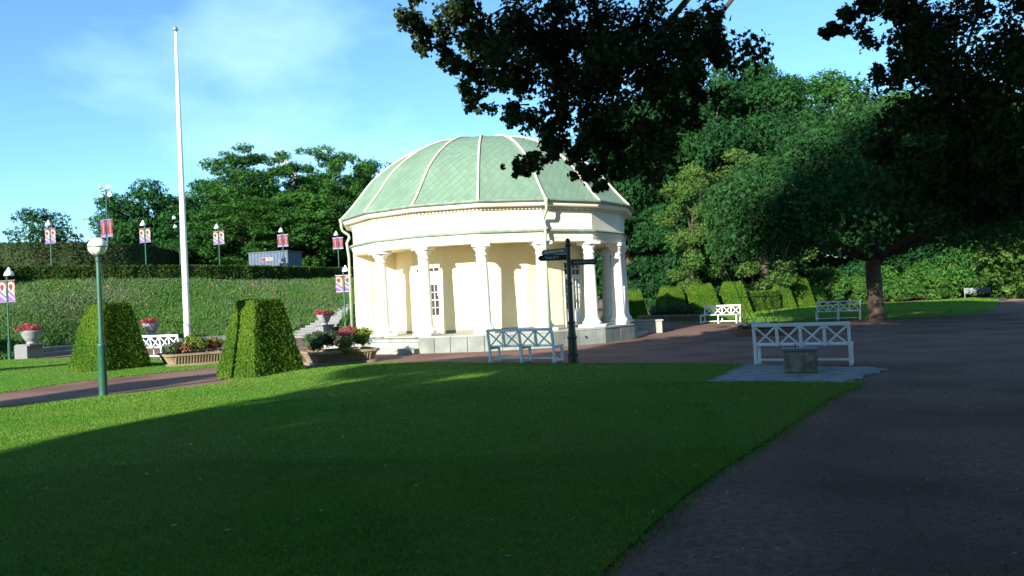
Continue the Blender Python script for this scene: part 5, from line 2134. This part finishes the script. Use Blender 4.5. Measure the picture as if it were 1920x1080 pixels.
# clumps: (du, dv, z, ru, rz)
back_tree(SHL, -7.0, -20, 13.5, [(-4.7, 0, 12.6, 2.2, 1.25), (-2.8, 0, 12.9, 2.0, 1.6), (.2, 0, 10.6, 2.9, 2.4), (-1.3, 0, 13.9, 2.3, 2.2), (-2.6, 0, 9.8, 1.2, 1.9), (-1.7, 0, 8.5, 1.3, 2.2), (-1.8, .4, 6.5, 1.3, 2.0), (-3.2, 0, 11.1, 1.1, 1.0), (-2.5, .5, 10.0, 1.2, 1.9), (-2.6, 0, 7.2, 1.1, 2.0), (-2.3, .5, 9.0, 1.2, 2.2), (.1, 0, 15.4, 2.0, 1.9), (.5, 0, 7.0, 3.2, 3.2), (1.5, 0, 11.5, 3.4, 3.0), (1.9, 0, 3.6, 4.0, 3.0)], 28000, .55)
back_tree(SHL, -1.0, -21, 20, [(-4.0, 0, 14.5, 3.6, 4.2), (0, 0, 15.5, 4.5, 5.0), (0, 0, 8.0, 4.8, 5.0), (-3.4, 0, 8.0, 3.4, 5.0), (3, 0, 11, 4.5, 6), (0, 0, 3.5, 5.5, 3), (-3.5, 0, 17.6, 3.0, 3.8), (-2, 1, 11.5, 2.6, 3), (1, -1, 12, 3, 3)], 34000, .6)
back_tree(SHL, 7.5, -24, 25, [(-2.5, 0, 17, 4.6, 6.5), (3, 0, 18, 5, 6.8), (0, 0, 9, 6.5, 6), (0, 0, 4.5, 6.5, 4)], 26000, .65)
back_tree(SHL, 18.0, -22, 26, [(-3, 0, 17, 6, 7.5), (3.5, 0, 18, 6, 7.5), (0, 0, 9, 7.5, 7), (0, 0, 4, 7.5, 4)], 26000, .7)
back_tree(SHL, 31.0, -20, 27, [(-3, 0, 18, 7, 8), (4, 0, 18, 7, 8), (0, 0, 8, 8, 7), (0, 0, 4, 8, 4)], 24000, .75)
# wide unseen crown added over the viewpoint to darken the near lawn and path
ot = thing('shade_tree', 'unseen leafy tree added over the viewpoint to deepen the foreground shade', 'tree', (-1.5, -8.0, 0), 0, SH)
oc = []
while len(oc) < 95:
    x, y = rn.uniform(-10, 7), rn.uniform(-13, 6)
    if .875 * x - .485 * y < -7.6 or (x + 1.5) ** 2 + (y + 8) ** 2 > 210:
        continue
    zmin = max(6.2, 1.65 + y * .42 + 3.0)
    oc.append((x + 1.5, y + 8, zmin + rn.random() * 3.5, 1.6, 1.6, .8))
P, N = clump_points(oc, 34000, rn, .2, .5)
link('crown', leaf_mesh('crown', [(P, .38 * rn.uniform(.6, 1.4, len(P)), N, T_SPRIG, 0)], M['leaf_near']), ot)
mb = MB()
mb.tube([(0, 0, -.2), (0, 0, .2), (.1, 0, 4), (0, .1, 9.5)], [.8, .55, .42, .12], 12)
for c_ in oc[::6]:
    mb.tube([(0, 0, 4.5), Vector((0, 0, 5.5)).lerp(Vector(c_[:3]), .55), c_[:3]], [.2, .12, .04], 6)
mb.build('trunk', M['bark'], ot, smooth=True)
# a slim conifer to the left whose tip shadow lies across the path
ct = tree('cone', 'conifer', 'slim conifer left of the view casting a pointed shadow over the path', -17.2 * .875 - 14 * .485, 17.2 * .485 - 14 * .875, 0, 7.5, 10.4, .3)
ct2 = tree('cone', 'conifer', 'second slim conifer left of the view shading the far lawn', -27.5 * .875 - 4 * .485, 27.5 * .485 - 4 * .875, 0, 5.0, 8.4, 1.3)
